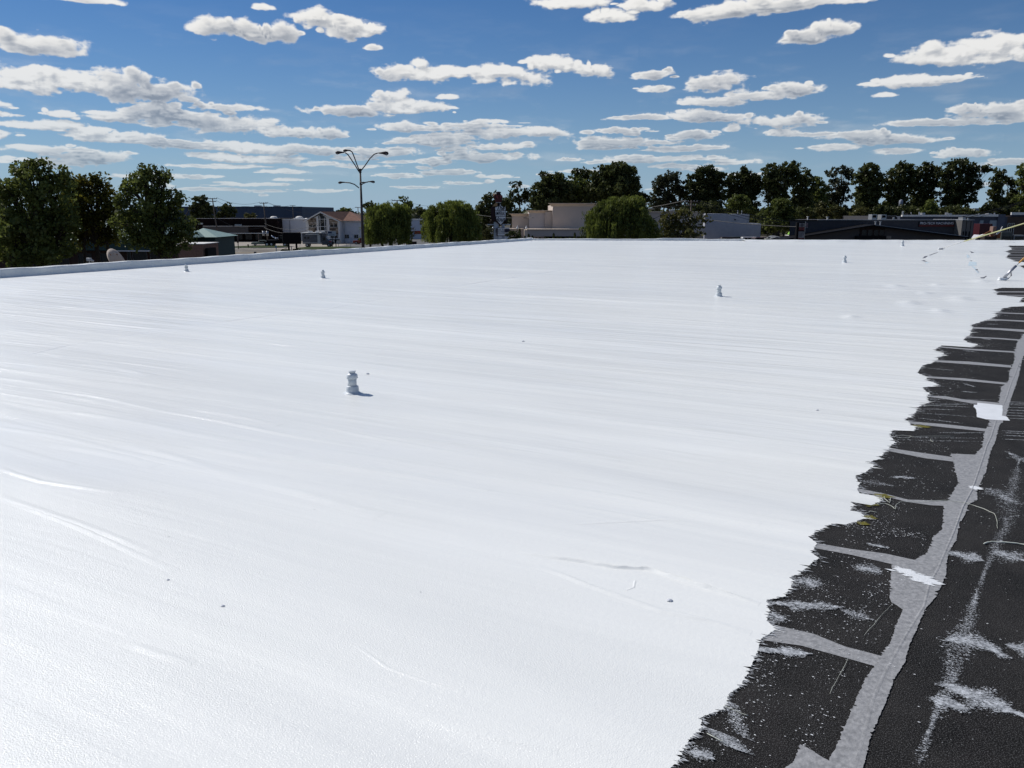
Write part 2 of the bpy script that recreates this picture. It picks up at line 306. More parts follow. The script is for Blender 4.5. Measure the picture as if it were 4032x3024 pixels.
# ================================================================== the roof we stand on
E1 = Vector((math.cos(ROT), -math.sin(ROT), 0)); E2 = Vector((math.sin(ROT), math.cos(ROT), 0))     # along the strokes, along the long seam
PL0 = Vector((-15.9, 24.9, ROOF)); PC = Vector((1.35, 58.6, ROOF)); PLdir = (PC-PL0).normalized(); PLs = PL0-PLdir*45
PR = Vector((62, 54.6, ROOF))
rb = MB(); out = [(PLs.x-0.2, PLs.y), (PC.x, PC.y+0.3), (PR.x, PR.y+0.3), (62, PLs.y)]
rb.prism(out, ROOF-0.3, ROOF, 'z')
roof = ob('roof', rb, BLACK); tag(roof, kind='structure')
wl = MB(); 
inn = [(PLs.x+0.0, PLs.y+0.1), (PC.x+0.1, PC.y+0.1), (61.9, PR.y+0.1), (61.9, PLs.y+0.1)]
wl.prism(inn, 0.0, ROOF-0.302, 'z'); w_ = ob('building_wall', wl, mat('tan_block_wall', (0.32, 0.28, 0.23), 0.85, 0.15, 2)); tag(w_, kind='structure')

BOUND = [(2600,3200),(2640,3024),(2670,2995),(2714,2913),(2759,2862),(2765,2824),(2847,2792),(2873,2729),(2910,2704),(2948,2647),(2974,2583),(2996,2520),(3056,2476),(3018,2441),(3031,2406),(3015,2362),
 (3088,2350),(3127,2288),(3108,2274),(3145,2260),(3186,2225),(3226,2197),(3197,2179),(3217,2138),(3181,2111),(3276,2062),(3339,2064),(3407,2039),(3389,2016),(3348,2010),(3362,1989),(3353,1976),(3430,1989),(3477,1971),(3452,1953),(3384,1942),
 (3376,1926),(3385,1903),(3367,1874),(3407,1860),(3443,1831),(3421,1820),(3461,1808),(3502,1762),(3524,1740),(3508,1717),(3515,1694),(3602,1697),(3606,1685),(3584,1667),(3566,1652),(3595,1634),(3620,1600),(3663,1583),(3649,1562),(3663,1547),(3645,1540),(3635,1525),
 (3692,1521),(3678,1504),(3649,1497),(3649,1483),(3613,1468),(3631,1439),(3667,1431),(3696,1416),(3692,1408),(3721,1399),(3718,1386),(3685,1381),(3689,1370),(3710,1360),(3833,1368),(3852,1355),(3812,1348),(3794,1337),(3819,1319),(3823,1301),(3833,1290),
 (3826,1280),(3870,1265),(3902,1254),(3927,1243),(3920,1234),(3938,1225),(3946,1214),(3990,1208),(4100,1202),(4200,1200),(4200,1192),(4040,1191),(4012,1190),(4029,1172),(4200,1170),(4200,1169),(4012,1169),(3926,1162),(3928,1152),(3912,1139),(3947,1133),(4100,1134),(4240,1134),
 (4240,1062),(4100,1057),(4030,1056),(4018,1046),(4100,1040),(4240,1034),(4060,1034),(3999,1030),(3964,1014),(3966,1006),(3980,998),(3958,990),(3985,982),(3972,967),(4100,968),(4300,972),(4500,975)]
def jag(pts, z, amp=1.0, step=0.0016, seed=1):
    R = random.Random(seed); P = [gp(x, y, z) for x, y in pts]; res = []; ph = 0.0
    for a, b in zip(P[:-1], P[1:]):
        L = (b-a).length; q = 0.0
        while q < L:
            p = a.lerp(b, q/L); d = max(2.5, p.y)
            k = R.random(); off = (k**3)*0.011*d**0.75*amp-0.002
            if R.random() < 0.045: off += R.uniform(0.004, 0.020)*d**0.85*amp
            if res and R.random() < 0.5: off = off*0.35
            off *= -1 if R.random() < 0.55 else 1
            res.append(p+E1*off); q += step*d*R.uniform(0.6, 1.6)
    res.append(P[-1]); return res
def fill(name, loop, m, parent, z):
    pts = [Vector((p.x, p.y)) for p in loop]; n = len(pts)
    vs, es, fs, *_ = delaunay_2d_cdt(pts, [(i, (i+1) % n) for i in range(n)], [], 1, 1e-6)
    # keep triangles whose centre is inside the outline
    P = np.array([(p.x, p.y) for p in pts]); Q = np.roll(P, -1, axis=0); keep = []
    for f in fs:
        c = sum((vs[i] for i in f), Vector((0, 0)))/len(f)
        cr = ((P[:, 1] > c.y) != (Q[:, 1] > c.y)); d = (Q[:, 0]-P[:, 0])*(c.y-P[:, 1])/np.where(Q[:, 1] == P[:, 1], 1e-9, Q[:, 1]-P[:, 1])+P[:, 0]
        if np.count_nonzero(cr & (c.x < d)) % 2: keep.append(list(f))
    me = bpy.data.meshes.new(name); me.from_pydata([(v.x, v.y, z) for v in vs], [], keep); me.update()
    for p in me.polygons:
        if p.normal.z < 0: p.flip()
    return link(name, me, m, parent)
ZC = ROOF+0.0078
edge = jag(BOUND, ZC, 1.0, 0.0017, 3)
loop = [Vector((-8, -8, 0)), Vector((-1.2, -4, 0)), gp(2500, 3600)]+edge+[Vector((58, 52, 0)), Vector((61.8, 54.4, 0)), Vector((1.4, 58.5, 0)), Vector((PLs.x+0.1, PLs.y, 0))]
coat = fill('white_coating', loop, COAT, roof, ZC); coat['label'] = 'fresh white coating brushed over most of the roof'

LP_ = np.array([(p.x, p.y) for p in loop]); LQ_ = np.roll(LP_, -1, axis=0)
def in_coat(c):
    cr = (LP_[:, 1] > c.y) != (LQ_[:, 1] > c.y); d = (LQ_[:, 0]-LP_[:, 0])*(c.y-LP_[:, 1])/np.where(LQ_[:, 1] == LP_[:, 1], 1e-9, LQ_[:, 1]-LP_[:, 1])+LP_[:, 0]
    return np.count_nonzero(cr & (c.x-0.15 < d)) % 2 == 1 and np.count_nonzero(cr & (c.x+0.15 < d)) % 2 == 1
# grey seam cement strips
def strip(name, L, Rr, z, m, seed, amp=0.5, parent=roof):
    lp = jag(L, z, amp, 0.003, seed)+jag(Rr[::-1], z, amp*0.6, 0.003, seed+50)
    return fill(name, lp, m, parent, z)
def c1(p): return (2632+p[0]/1.58, 2324+p[1]/1.58)
def c2(p): return (3032+p[0]/2.212, 1700+p[1]/2.212)
def c3(p): return (3432+p[0]/2.765, 1200+p[1]/2.765)
def c6(p): return (3632+p[0]/5.53, 1500+p[1]/5.53)
mainL = [(2990,3200),(3040,3100),(3090,3024),(3126,2996),(3150,2930),(3180,2945),(3262,2995),(3300,2925),(3360,2780),(3398,2685),(3442,2621),(3505,2533),(3525,2470),(3556,2400),(3507,2369),(3502,2324),(3511,2224),(3606,2202),(3651,2175),(3674,2116),(3710,2084),(3715,1994),(3737,1967),(3773,1899),(3751,1813),(3746,1786),(3841,1790),(3868,1759),(3876,1706),(3895,1659),(3935,1583),(3942,1522),(3967,1511),(3978,1453),(3993,1424),(3996,1381),(4007,1345),(4029,1319),(4056,1280),(4100,1222)]
mainR = [(3340,3200),(3380,3080),(3405,3000),(3430,2894),(3487,2767),(3525,2666),(3562,2609),(3582,2533),(3613,2470),(3645,2394),(3688,2346),(3724,2265),(3733,2175),(3764,2129),(3778,2062),(3801,2025),(3810,1989),(3850,1967),(3846,1935),(3855,1912),(3882,1858),(3900,1777),(3920,1735),(3938,1670),(3956,1652),(3974,1591),(4003,1507),(4018,1453),(4024,1417),(4040,1385),(4060,1340),(4110,1275),(4150,1225)]
s0 = strip('long_seam_strip', mainL, mainR, ROOF+0.005, TAPE, 5, 0.5); s0['label'] = 'long grey cement seam running up the bare black strip'
def crs(top, bot, c): return [c(p) for p in top], [c(p) for p in bot]
CROSS = [crs([(560,190),(640,212),(900,270),(1100,350),(1330,410)], [(540,300),(600,312),(830,345),(1100,420),(1330,485)], c1),
 crs([(330,955),(410,970),(700,1020),(1000,1060),(1300,1125)], [(330,1000),(400,1015),(700,1070),(1050,1150),(1300,1185)], c2),
 crs([(700,480),(780,495),(1000,540),(1200,590),(1560,605)], [(700,505),(770,522),(1000,562),(1200,612),(1400,640),(1560,647)], c2),
 crs([(960,130),(1030,140),(1300,180),(1600,222)], [(960,155),(1020,165),(1350,230),(1600,260)], c2),
 crs([(380,1262),(430,1270),(800,1300),(1270,1352)], [(380,1285),(420,1292),(800,1335),(1270,1382)], c3),
 crs([(600,985),(640,990),(800,995),(1000,1030),(1420,1070)], [(600,1000),(640,1005),(800,1025),(1100,1075),(1420,1092)], c3),
 crs([(540,775),(600,778),(1000,800),(1500,852)], [(540,790),(600,795),(1000,825),(1500,872)], c3),
 crs([(680,598),(740,605),(1060,618),(1520,660)], [(660,618),(700,622),(1060,648),(1520,684)], c3),
 crs([(720,450),(770,455),(1100,480),(1570,508)], [(720,460),(770,466),(1100,495),(1570,523)], c3),
 crs([(980,343),(1040,345),(1400,362),(1640,380)], [(980,353),(1040,355),(1400,375),(1640,393)], c3),
 crs([(1060,240),(1110,243),(1400,255),(1730,275)], [(1060,255),(1110,258),(1400,275),(1730,302)], c3),
 crs([(1260,153),(1300,155),(1730,175)], [(1260,163),(1300,166),(1730,189)], c3),
 crs([(1340,80),(1380,82),(1730,95)], [(1340,88),(1380,91),(1730,106)], c3)]
for i, (a, b) in enumerate(CROSS): strip('seam_strip', a, b, ROOF+0.0032, TAPE, 10+i, 0.18)
for i, (y0, th) in enumerate([(975, 1.3), (983.5, 1.3), (991.5, 1.5), (1003, 1.5), (1014, 1.8), (1022, 1.8), (1147, 3.5), (1161, 2.4)]):
    strip('seam_strip', [(3900, y0), (4200, y0+1.5)], [(3900, y0+th), (4200, y0+1.5+th)], ROOF+0.0032, TAPE, 70+i, 0.0)
# grey strips to the right of the long seam and past the frame
for k in range(5):
    o_ = E1*0.0; st = gp(3505, 2596)+E1*1.6+E2*(1.18*k)
    b_ = MB(); n_ = 8; vs = []
    for j in range(n_+1):
        w = 0.06+0.015*math.sin(j*2.3+k); c_ = st+E1*(j*0.5)
        vs += [c_+E2*w, c_-E2*w]
    b_.add([(v_.x, v_.y, ROOF+0.0032) for v_ in vs], [(2*j, 2*j+1, 2*j+3, 2*j+2) for j in range(n_)])
    ob('seam_strip', b_, TAPE, roof)
fill('paint_patch', jag([c6(p) for p in [(1190,485),(1740,545),(1745,660),(1730,770),(1830,790),(1905,880),(1700,870),(1380,850),(1180,800),(1180,700),(1160,620),(1110,580),(1120,530),(1190,530)]], ROOF, 0.12, 0.002, 4), PAINT, roof, ROOF+0.0074)
# raised seam bead along the grey strip, and other ridges in the surfaces
def ridge(name, P, w, h, m, z, seed=0, rough=0.25, K=9, step=0.05, parent=roof):
    P = [Vector((p.x, p.y, 0)) for p in P]; pts = []
    for a, b in zip(P[:-1], P[1:]):
        L = (b-a).length; n = max(1, int(L/step)); pts += [a.lerp(b, i/n) for i in range(n)]
    pts.append(P[-1]); R = random.Random(seed); N = len(pts)
    if N < 3: return
    ph = [R.uniform(0, 6) for _ in range(6)]; vs = []
    for i, p in enumerate(pts):
        d = (pts[min(i+2, N-1)]-pts[max(i-2, 0)]).normalized(); q = Vector((-d.y, d.x, 0)); s = i*step
        wob = 0.25*w*(math.sin(s*1.3+ph[0])+math.sin(s*3.1+ph[1]))
        env = min(1, i/(N*0.2+1), (N-1-i)/(N*0.2+1)); mod = 0.7+0.3*math.sin(s*0.9+ph[2])*math.sin(s*2.2+ph[3])
        for k in range(K):
            t = (k/(K-1))*2-1; hh = h*1.5*env*mod*(math.exp(-t*t*5)-math.exp(-5))*(1+rough*R.uniform(-1, 1))
            c = p+q*(t*w+wob); vs.append((c.x, c.y, z+max(hh, 0)-(0.0012 if k in (0, K-1) else 0)))
    b = MB().add(vs, [(i*K+k, i*K+k+1, (i+1)*K+k+1, (i+1)*K+k) for i in range(N-1) for k in range(K-1)])
    o = ob(name, b, m, parent, True); return o
bead = [(3345,3100),(3385,2960),(3440,2750),(3480,2660),(3548,2540),(3590,2470),(3640,2390),(3660,2300),(3690,2245),(3720,2170),(3755,2090),(3790,2000),(3830,1930),(3862,1830),(3885,1760),(3905,1720),(3925,1655),(3965,1560),(3985,1500),(4010,1440),(4030,1380)]
ridge('seam_bead', [gp(*p) for p in bead], 0.010, 0.0028, TAPE, ROOF+0.005, 3, 0.2)
RG = [([(0,1948),(300,2068),(620,2190)], .05, .0035), ([(0,1965),(300,2085),(700,2250)], .04, .0025), ([(412,1735),(706,1815),(1000,1900),(1294,1982),(1500,2035)], .10, .007),
 ([(0,1423),(90,1405),(170,1385),(260,1365),(400,1340),(640,1300)], .05, .007), ([(640,1300),(1000,1252),(1280,1220),(1600,1160)], .05, .006), ([(1600,1160),(1900,1112),(2300,1052)], .09, .010),
 ([(2040,2175),(2200,2200),(2300,2215),(2420,2238),(2550,2245),(2640,2275),(2750,2310),(2880,2350),(2990,2385)], .028, .013),
 ([(2100,2235),(2200,2270),(2300,2310),(2450,2360),(2600,2410),(2800,2450),(2960,2495)], .035, .009), ([(2500,2290),(2494,2318),(2465,2328)], .010, .006),
 ([(1400,2550),(1530,2638),(1680,2690),(1830,2730)], .014, .0022),
 ([(2240,2070),(2600,2050),(2760,2060)], .02, .003), ([(1650,2840),(1900,2900),(2200,2960)], .03, .003),
 ([(1480,1545),(1545,1557)], .01, .002), ([(500,2540),(760,2620)], .04, .003)]
for i, (p, w, h) in enumerate(RG): ridge('coating_ridge', [gp(*q) for q in p], w, h, COAT, ZC+0.0004, i, 0.35, step=0.03 if w < .06 else 0.05)
R = random.Random(21)
for k in range(46):                                               # brush laps across the roof
    y = R.uniform(1030, 1900); x = R.uniform(-200, 3300); p0 = gp(x, y); L = R.uniform(1.5, 6)*(0.5+p0.y/20); w = R.uniform(.04, .10); a = R.uniform(-.05, .05)
    if x > 3000 and y > 1500: continue
    P = [p0+E1*(L*t-L/2)+E2*(a*L*t+0.05*math.sin(t*5+k)) for t in (0, .25, .5, .75, 1)]
    if any(not in_coat(q) for q in P) or any((q.x-PL0.x)*PLdir.y-(q.y-PL0.y)*PLdir.x < 0.8 or q.y > 56 for q in P): continue
    ridge('coating_ridge', P, w, R.uniform(.003, .008), COAT, ZC+0.0004, 100+k, 0.2, K=7, step=0.12)
for (x, y, sa) in [(3525,1128,1.2),(3688,1122,.9),(3640,1156,.9),(3860,1108,1.3),(3780,1178,1.5),(3580,1195,1.3),(3700,1226,1.0),(3350,1250,.8)]:   # blisters
    c = gp(x, y); vs = []; n = 13
    for i in range(n):
        for j in range(n):
            u_ = (i/(n-1))*2-1; v_ = (j/(n-1))*2-1; hh = 0.036*sa*(math.exp(-(u_*u_+v_*v_)*4)-math.exp(-4))
            q = c+E2*(u_*0.65*sa)+E1*(v_*0.30*sa); vs.append((q.x, q.y, ZC+max(hh, -0.002)))
    ob('blister', MB().add(vs, [(i*n+j, (i+1)*n+j, (i+1)*n+j+1, i*n+j+1) for i in range(n-1) for j in range(n-1)]), COAT, roof, True)
# places the coating missed, far right
def c8(p): return (3432+p[0]/3.687, 900+p[1]/3.687)
GAP = mat('thinly_coated_gap', (0.10, 0.10, 0.115), 0.6, 0.5, 20); THIN = mat('thin_bluish_coat', (0.56, 0.66, 0.70), 0.4, 0.08, 6)
for pl in [[(740,435),(770,405),(815,398),(800,415),(775,430)], [(720,468),(760,463),(810,482),(780,482)], [(1420,465),(1460,468),(1455,478)], [(1575,712),(1620,712),(1665,690),(1670,700),(1630,728),(1590,726)], [(1500,603),(1530,592),(1548,602),(1530,615)], [(1530,630),(1560,630),(1560,640)],
           [(830,390),(960,345),(965,350),(850,392)], [(1430,330),(1490,352),(1450,358)]]:
    fill('coating_gap', jag([c8(p) for p in pl+pl[:1]], ROOF, 0.12, 0.002, 2), GAP, roof, ZC+0.003)
for pl in [[(1420,480),(1520,490),(1525,540),(1440,545),(1400,540)], [(1380,380),(1400,380),(1430,420),(1380,430)], [(770,490),(840,490),(800,510)], [(1450,545),(1500,560),(1560,650),(1540,650)]]:
    fill('thin_coat', jag([c8(p) for p in pl+pl[:1]], ROOF, 0.15, 0.002, 3), THIN, roof, ZC+0.002)

# paint flecks and dry brush smears on the black sheet: small flat chips
def inside_black(p):
    return True
def flecks(name, specs, z, m, seed, base=0.0035, el=(1.0, 2.6), taper=True):
    r = np.random.default_rng(seed); V = []; 
    for (pl, wpx, n, s) in specs:
        n = int(n*1.35) if taper else n
        P = [gp(*q) for q in pl]; seg = [(a, b) for a, b in zip(P[:-1], P[1:])]; Ls = np.array([(b-a).length for a, b in seg]); cs = np.cumsum(Ls)/Ls.sum()
        for _ in range(n):
            tt = float(r.beta(1.5, 1.5)) if taper else float(r.random()); i = min(int(np.searchsorted(cs, tt)), len(seg)-1); a, b = seg[i]; c0 = cs[i-1] if i else 0.0; c = a.lerp(b, (tt-c0)/max(cs[i]-c0, 1e-6))
            wm = wpx*max(c.y, 2.6)/F*((0.35+0.65*math.sin(math.pi*tt)) if taper else 1)*(0.75+0.35*math.sin(tt*9+n)+0.2*math.sin(tt*23+n))
            d = (b-a).normalized(); q = Vector((-d.y, d.x, 0)); c = c+q*float(r.normal()*wm*0.55)*(2.6 if taper else 1.9)+d*float(r.normal()*0.01)
            k = s*base*(1+c.y*0.06)*min(math.exp(r.normal()*(0.45 if taper else 0.7)), 3.2); L = k*r.uniform(*el); t = r.normal()*0.25
            e = E1*math.cos(t)+E2*math.sin(t); g_ = Vector((-e.y, e.x, 0))
            V += [c+e*L, c+g_*k*0.6, c-e*L*0.8, c-g_*k*0.6]
    A = np.array([(v.x, v.y, z) for v in V]); n = len(A)//4
    A[:, 2] += np.repeat(r.random(n)*0.0004, 4)
    o = npmesh(name, A, np.arange(n*4).reshape(n, 4), m, roof); o['kind'] = 'stuff'; return o
sm = []
def add(c, pl, w, n, s=1.0): sm.append(([c(p) for p in pl], w, n, s))
add(c1, [(1720,320),(1850,310),(1980,350),(2100,430)], 26, 2600); add(c1, [(1690,590),(1800,620),(1960,690),(2210,790)], 30, 3600); add(c1, [(1640,680),(1860,750)], 24, 1200); add(c1, [(2120,350),(2300,400)], 26, 900)
add(c1, [(1920,0),(1870,200),(1790,340),(1750,600),(1650,800),(1550,1100)], 18, 2400, .9); add(c2, [(1560,1060),(1700,1090),(1850,1130)], 22, 1500); add(c2, [(1950,1050),(2212,1130)], 30, 1100)
add(c2, [(2170,250),(2100,550),(2060,850),(2010,900),(1880,1200),(1750,1560)], 13, 2200, .9); add(c2, [(1900,500),(2150,640)], 26, 800); add(c2, [(2070,180),(2260,290)], 12, 500)
add(c2, [(1060,405),(1150,400),(1260,412)], 8, 420); add(c2, [(850,980),(1020,1020)], 8, 260); add(c2, [(740,1190),(960,1215)], 22, 750); add(c2, [(200,1500),(400,1520),(620,1540)], 16, 900); add(c2, [(250,1290),(420,1350)], 28, 750)
add(c1, [(620,80),(780,100),(920,120)], 16, 900); add(c1, [(540,375),(700,385),(870,400)], 13, 1900, 1.2); add(c1, [(1080,130),(1260,190)], 18, 500, .8); add(c1, [(640,150),(720,200)], 18, 350); add(c1, [(140,1020),(270,1040)], 18, 600); add(c2, [(780,430),(1080,480)], 14, 380, .8)
for yy in range(0, 11): add(c1, [(200+yy*14, 850+yy*12), (420+yy*10, 930+yy*10)], 1.6, 110, .8)
for k in range(22): add(c1, [(340+3*k, 700+9*k), (430+4*k, 730+10*k)], 2, 26, .8)
for yy in (1060,1075,1090,1120,1150,1180,1210,1240,1380,1400,1430,1470): add(c3, [(1440, yy), (1720, yy+12)], 2.2, 150, 1.0)
for (xa, ya, xb, yb) in [(560,1090,1100,1085),(600,1100,1060,1120),(560,1140,900,1150),(480,1180,1150,1230),(520,1240,1000,1300),(230,1450,1200,1460),(260,1475,1240,1500),(700,1400,1250,1400),(640,1035,1350,1040),(560,690,900,720),(1000,860,1120,900),(980,950,1130,960),(1000,500,1130,520),(1250,215,1380,215),(1200,370,1300,385)]:
    add(c3, [(xa, ya), (xb, yb)], 4, 190, 1.0)
flecks('dry_brushed_paint', sm, ROOF+0.0066, FLECK, 4, 0.0015)
gen = []                                                           # loose spatter over the whole bare strip
for (a, b, w, n) in [((2800,2980),(3250,2300),110,900),((3150,2960),(3500,2250),90,500),((3250,2350),(3700,1750),90,900),((3550,1750),(3900,1350),60,900),((3750,1350),(4030,1200),40,400),((3700,2950),(3950,1700),150,420),((3300,2060),(3650,2120),60,400)]:
    gen.append(([a, b], w, n, 1.15))
flecks('paint_spatter', gen, ROOF+0.0068, PAINT, 9, 0.0011, (0.8, 1.6), False)
flecks('paint_splash', [([c2(p) for p in [(1100,1200),(1250,1250),(1340,1300),(1460,1330)]], 15, 420, 1.3), ([c2(p) for p in [(1760,495),(1810,500)]], 8, 120, 1.2)], ROOF+0.0072, PAINT, 11, 0.005)
fr_ = []                                                           # feathered brush ends along the edge of the coating
for a_, b_ in zip(BOUND[1:84], BOUND[2:85]):
    L_ = (gp(*a_)-gp(*b_)).length; dd = max(2.6, gp(*a_).y)
    fr_.append(([(a_[0]+7, a_[1]), (b_[0]+7, b_[1])], 11, int(10+900*L_/dd), 1.0))
flecks('feathered_edge', fr_, ROOF+0.0070, mat('thin_white_film', (0.42, 0.44, 0.46), 0.6, 0.4, 50), 23, 0.0016, (2.0, 5.5), False)
# thin drips of paint
for i, pl in enumerate([[c2(p) for p in [(940,580),(985,600),(930,640),(1000,632),(1060,655),(1092,684),(1090,650),(1130,620),(1300,618),(1530,605),(1700,625),(1860,680),(1950,720),(1978,780),(1980,850)]],
      [c2(p) for p in [(1860,985),(1880,975),(1930,965),(2100,975),(2180,985),(2300,1010)]], [c2(p) for p in [(990,570),(1000,590),(1040,630),(1050,580)]], [c3(p) for p in [(260,1432),(330,1428),(430,1440),(400,1460),(300,1455)]], [c3(p) for p in [(430,1445),(640,1438),(900,1440)]], [c3(p) for p in [(640,1470),(645,1490),(670,1500)]],
      [c3(p) for p in [(570,1108),(800,1098),(1050,1090)]], [c2(p) for p in [(830,720),(870,700),(930,710)]], [c1(p) for p in [(1215,290),(1300,190),(1400,85)]], [c1(p) for p in [(1000,655),(1060,540),(1115,435)]],[c1(p) for p in [(350,730),(420,760),(495,790)]], [c1(p) for p in [(240,900),(360,960)]]]):
    P = [gp(*q) for q in pl]; r_ = 0.0035 if i == 1 else 0.0007 if i in (8, 9) else 0.0015
    dense = []
    for a, b in zip(P[:-1], P[1:]): dense += [a.lerp(b, t/3)+Vector((random.uniform(-1, 1), random.uniform(-1, 1), 0))*0.003 for t in range(3)]
    dense.append(P[-1]); ob('paint_drip', MB().tube([Vector((p.x, p.y, ROOF+0.0075)) for p in dense], [r_*random.uniform(.6, 1.3) for _ in dense], 6), mat('cream_drip', (0.62, 0.64, 0.55), 0.4), roof, True)
YEL = mat('yellow_primer', (0.13, 0.115, 0.012), 0.6, 0.3, 20)
flecks('yellow_primer', [([c3((480,1325)), c3((590,1335))], 8, 260, 1.0), ([c2((950,560)), c2((990,575))], 7, 130, 1.4), ([c2((830,632)), c2((900,640))], 6, 120, 1.0), ([c2((835,745)), c2((890,755))], 8, 130, 1.0), ([c2((770,795)), c2((830,812))], 6, 100, 1.0)], ROOF+0.0062, YEL, 13, 0.006)
flecks('spots_in_the_coating', [([(500, 1500), (2600, 2900)], 900, 30, .45), ([(300, 1300), (3300, 1400)], 260, 40, .6)], ZC+0.0012, mat('grey_grit', (0.25, 0.26, 0.28), 0.8), 17, 0.0026, (1, 2), False)

# parapets: low upstands wrapped in the same coating
def parapet(name, A, B, n, hA, hB, lab, amp, out):
    d = (B-A).normalized(); q = out; vs = []; K = 15; L = (B-A).length; Rr = random.Random(3); ph = [Rr.uniform(0, 6) for _ in range(8)]
    prof = [(0.14, 0.0), (0.115, 0.02), (0.10, .10), (0.09, .25), (0.08, .4), (0.07, .55), (0.06, .7), (0.05, .85), (0.03, .96), (-0.0, 1.0), (-0.12, 1.02), (-0.25, 1.0), (-0.30, .9), (-0.31, .4), (-0.31, -1.0)]
    for i in range(n+1):
        s = L*i/n; c = A+d*s; h = hA+(hB-hA)*i/n
        for k, (w, z) in enumerate(prof):
            diag = s-z*0.35
            wr = amp*(0.5*math.sin(diag*3.1+ph[0]+1.5*math.sin(s*0.31))+0.5*max(0, math.sin(diag*1.15+ph[1]))**6*2.2+0.35*math.sin(diag*7.3+ph[2])*math.sin(s*.7+ph[3])) if 0 < k < 9 else 0
            zz = h*z+(0.010*math.sin(s*1.1+ph[4])+0.006*math.sin(s*4.7+ph[5]) if 7 < k < 13 else 0)
            if 8 <= k <= 12: zz += 0.05*math.exp(-((s-(L*0.70))/1.6)**4)
            p = c-q*(w+wr); vs.append((p.x, p.y, ROOF+zz))
    b = MB().add(vs, [(i*K+k, i*K+k+1, (i+1)*K+k+1, (i+1)*K+k) for i in range(n) for k in range(K-1)])
    return tag(ob(name, b, COAT, None, True), lab, 'parapet')
qL = Vector((-PLdir.y, PLdir.x, 0)); dF = (PR-PC).normalized(); qF = Vector((-dF.y, dF.x, 0))
parapet('parapet', PLs, PC+PLdir*0.25, 900, 0.40, 0.17, 'long low parapet wrapped in wrinkled white coating along the left roof edge', 0.030, qL)
parapet('parapet', PC-dF*0.1, PC+dF*15.2, 220, 0.13, 0.12, 'short low white kerb along the far edge, right of the roof corner', 0.006, qF)
b = MB(); vs = []; n = 160; Lr = (PR-PC).length-15.0                # far edge without a kerb: a gentle raised roll
for i in range(n+1):
    c = PC+dF*(15.0+Lr*i/n)
    for (w, z) in [(1.6, 0.001), (1.0, .035), (0.5, .07), (0.1, .09), (-0.05, .06), (-0.1, -.35)]:
        p = c-qF*w; vs.append((p.x, p.y, ZC+z+(0.012*math.sin(i*.9)*math.sin(i*.37) if 0 < z < .2 else 0)))
b.add(vs, [(i*6+k, i*6+k+1, (i+1)*6+k+1, (i+1)*6+k) for i in range(n) for k in range(5)])
ob('edge_roll', b, COAT, roof, True)

# ------------------------------------------------------------------ things on the roof
VM = mat('coated_vent_metal', (0.60, 0.64, 0.66), 0.35, 0.07, 20, 0.002, 60)
VPARTS = None
def vent(x, y, k, label, tilt=0, short=False):
    global VPARTS
    c = gp(x, y, ZC); t = thing('roof_vent', c, label, 'roof vent', 'breather vents standing on the coated roof', random.uniform(0, 6))
    t.rotation_euler[0] = math.radians(tilt)
    n = 28
    lob('collar', MB().lathe([(0.115, -0.006), (0.098, 0.001), (0.086, 0.006), (0.076, 0.012), (0.071, 0.020), (0.070, 0.04), (0.0675, 0.070), (0.064, 0.078), (0.05, 0.082)], n=n, wob=0.02), VM, t, True)
    if short:
        lob('pipe', MB().lathe([(0.055, 0.07), (0.052, 0.13), (0.050, 0.145)], n=n), VM, t, True)
        lob('band', MB().lathe([(0.052, 0.142), (0.056, 0.146), (0.056, 0.158), (0.05, 0.162)], n=n), mat('dark_band', (0.2, 0.22, 0.24), .5), t, True)
        lob('cap', MB().lathe([(0.050, 0.160), (0.044, 0.225), (0.042, 0.232), (0.0, 0.234)], n=n), VM, t, True)
    else:
        lob('pipe', MB().lathe([(0.050, 0.078), (0.048, 0.12), (0.047, 0.175)], n=n), VM, t, True)
        lob('cap', MB().lathe([(0.046, 0.168), (0.062, 0.164), (0.0635, 0.168), (0.060, 0.195), (0.056, 0.206), (0.045, 0.214), (0.035, 0.217), (0.034, 0.226)], n=n), VM, t, True)
        lob('top_disc', MB().lathe([(0.030, 0.224), (0.036, 0.232), (0.042, 0.240), (0.042, 0.244), (0.03, 0.246), (0, 0.247)], n=n), VM, t, True)
    t.scale = (k, k, k); return t
vent(1388, 1547, 1.03, 'nearest white breather vent, alone left of the middle of the roof', 2)
vent(2830, 1167, 1.12, 'white capped vent in the right half of the roof, second nearest')
vent(1272, 1095, 1.02, 'white capped vent close to the parapet, in line below the tall street lamp')
vent(735, 1069, 1.0, 'squat white vent without a mushroom cap, leftmost by the parapet', 0, True)
vent(3325, 1034, 1.15, 'small white capped vent two thirds of the way to the far roof edge')
vent(3553, 969, 1.35, 'farthest white vent, right at the far roof edge before the machine shop')
STONE = mat('coated_stone', (0.6, 0.62, 0.66), 0.5, 0.1, 30)
for (x, y, s_, lb) in [(2637,2366,.012,'small white coated pebble near the lower right of the white coating'),(878,2387,.008,'tiny grey pebble in the lower left of the white coating'),(1448,1473,.016,'small flake of debris on the coating behind the nearest vent'),(3218,1616,.012,'tiny pebble on the coating at the right, short of the black strip'),(2060,1345,.018,'little stone on the coating between the two nearest vents'),(662,2284,.007,'tiny pebble near a brush ridge at the left')]:
    R = random.Random(int(x)); b = MB().lathe([(0.5, 0), (1.0, .25), (.85, .6), (.4, .9)], n=9, wob=.25); b.v = [(a*s_*1.3, c*s_, d*s_) for a, c, d in b.v]
    o = ob('pebble', b, STONE); o.location = gp(x, y, ZC); tag(o, lb, 'pebble')

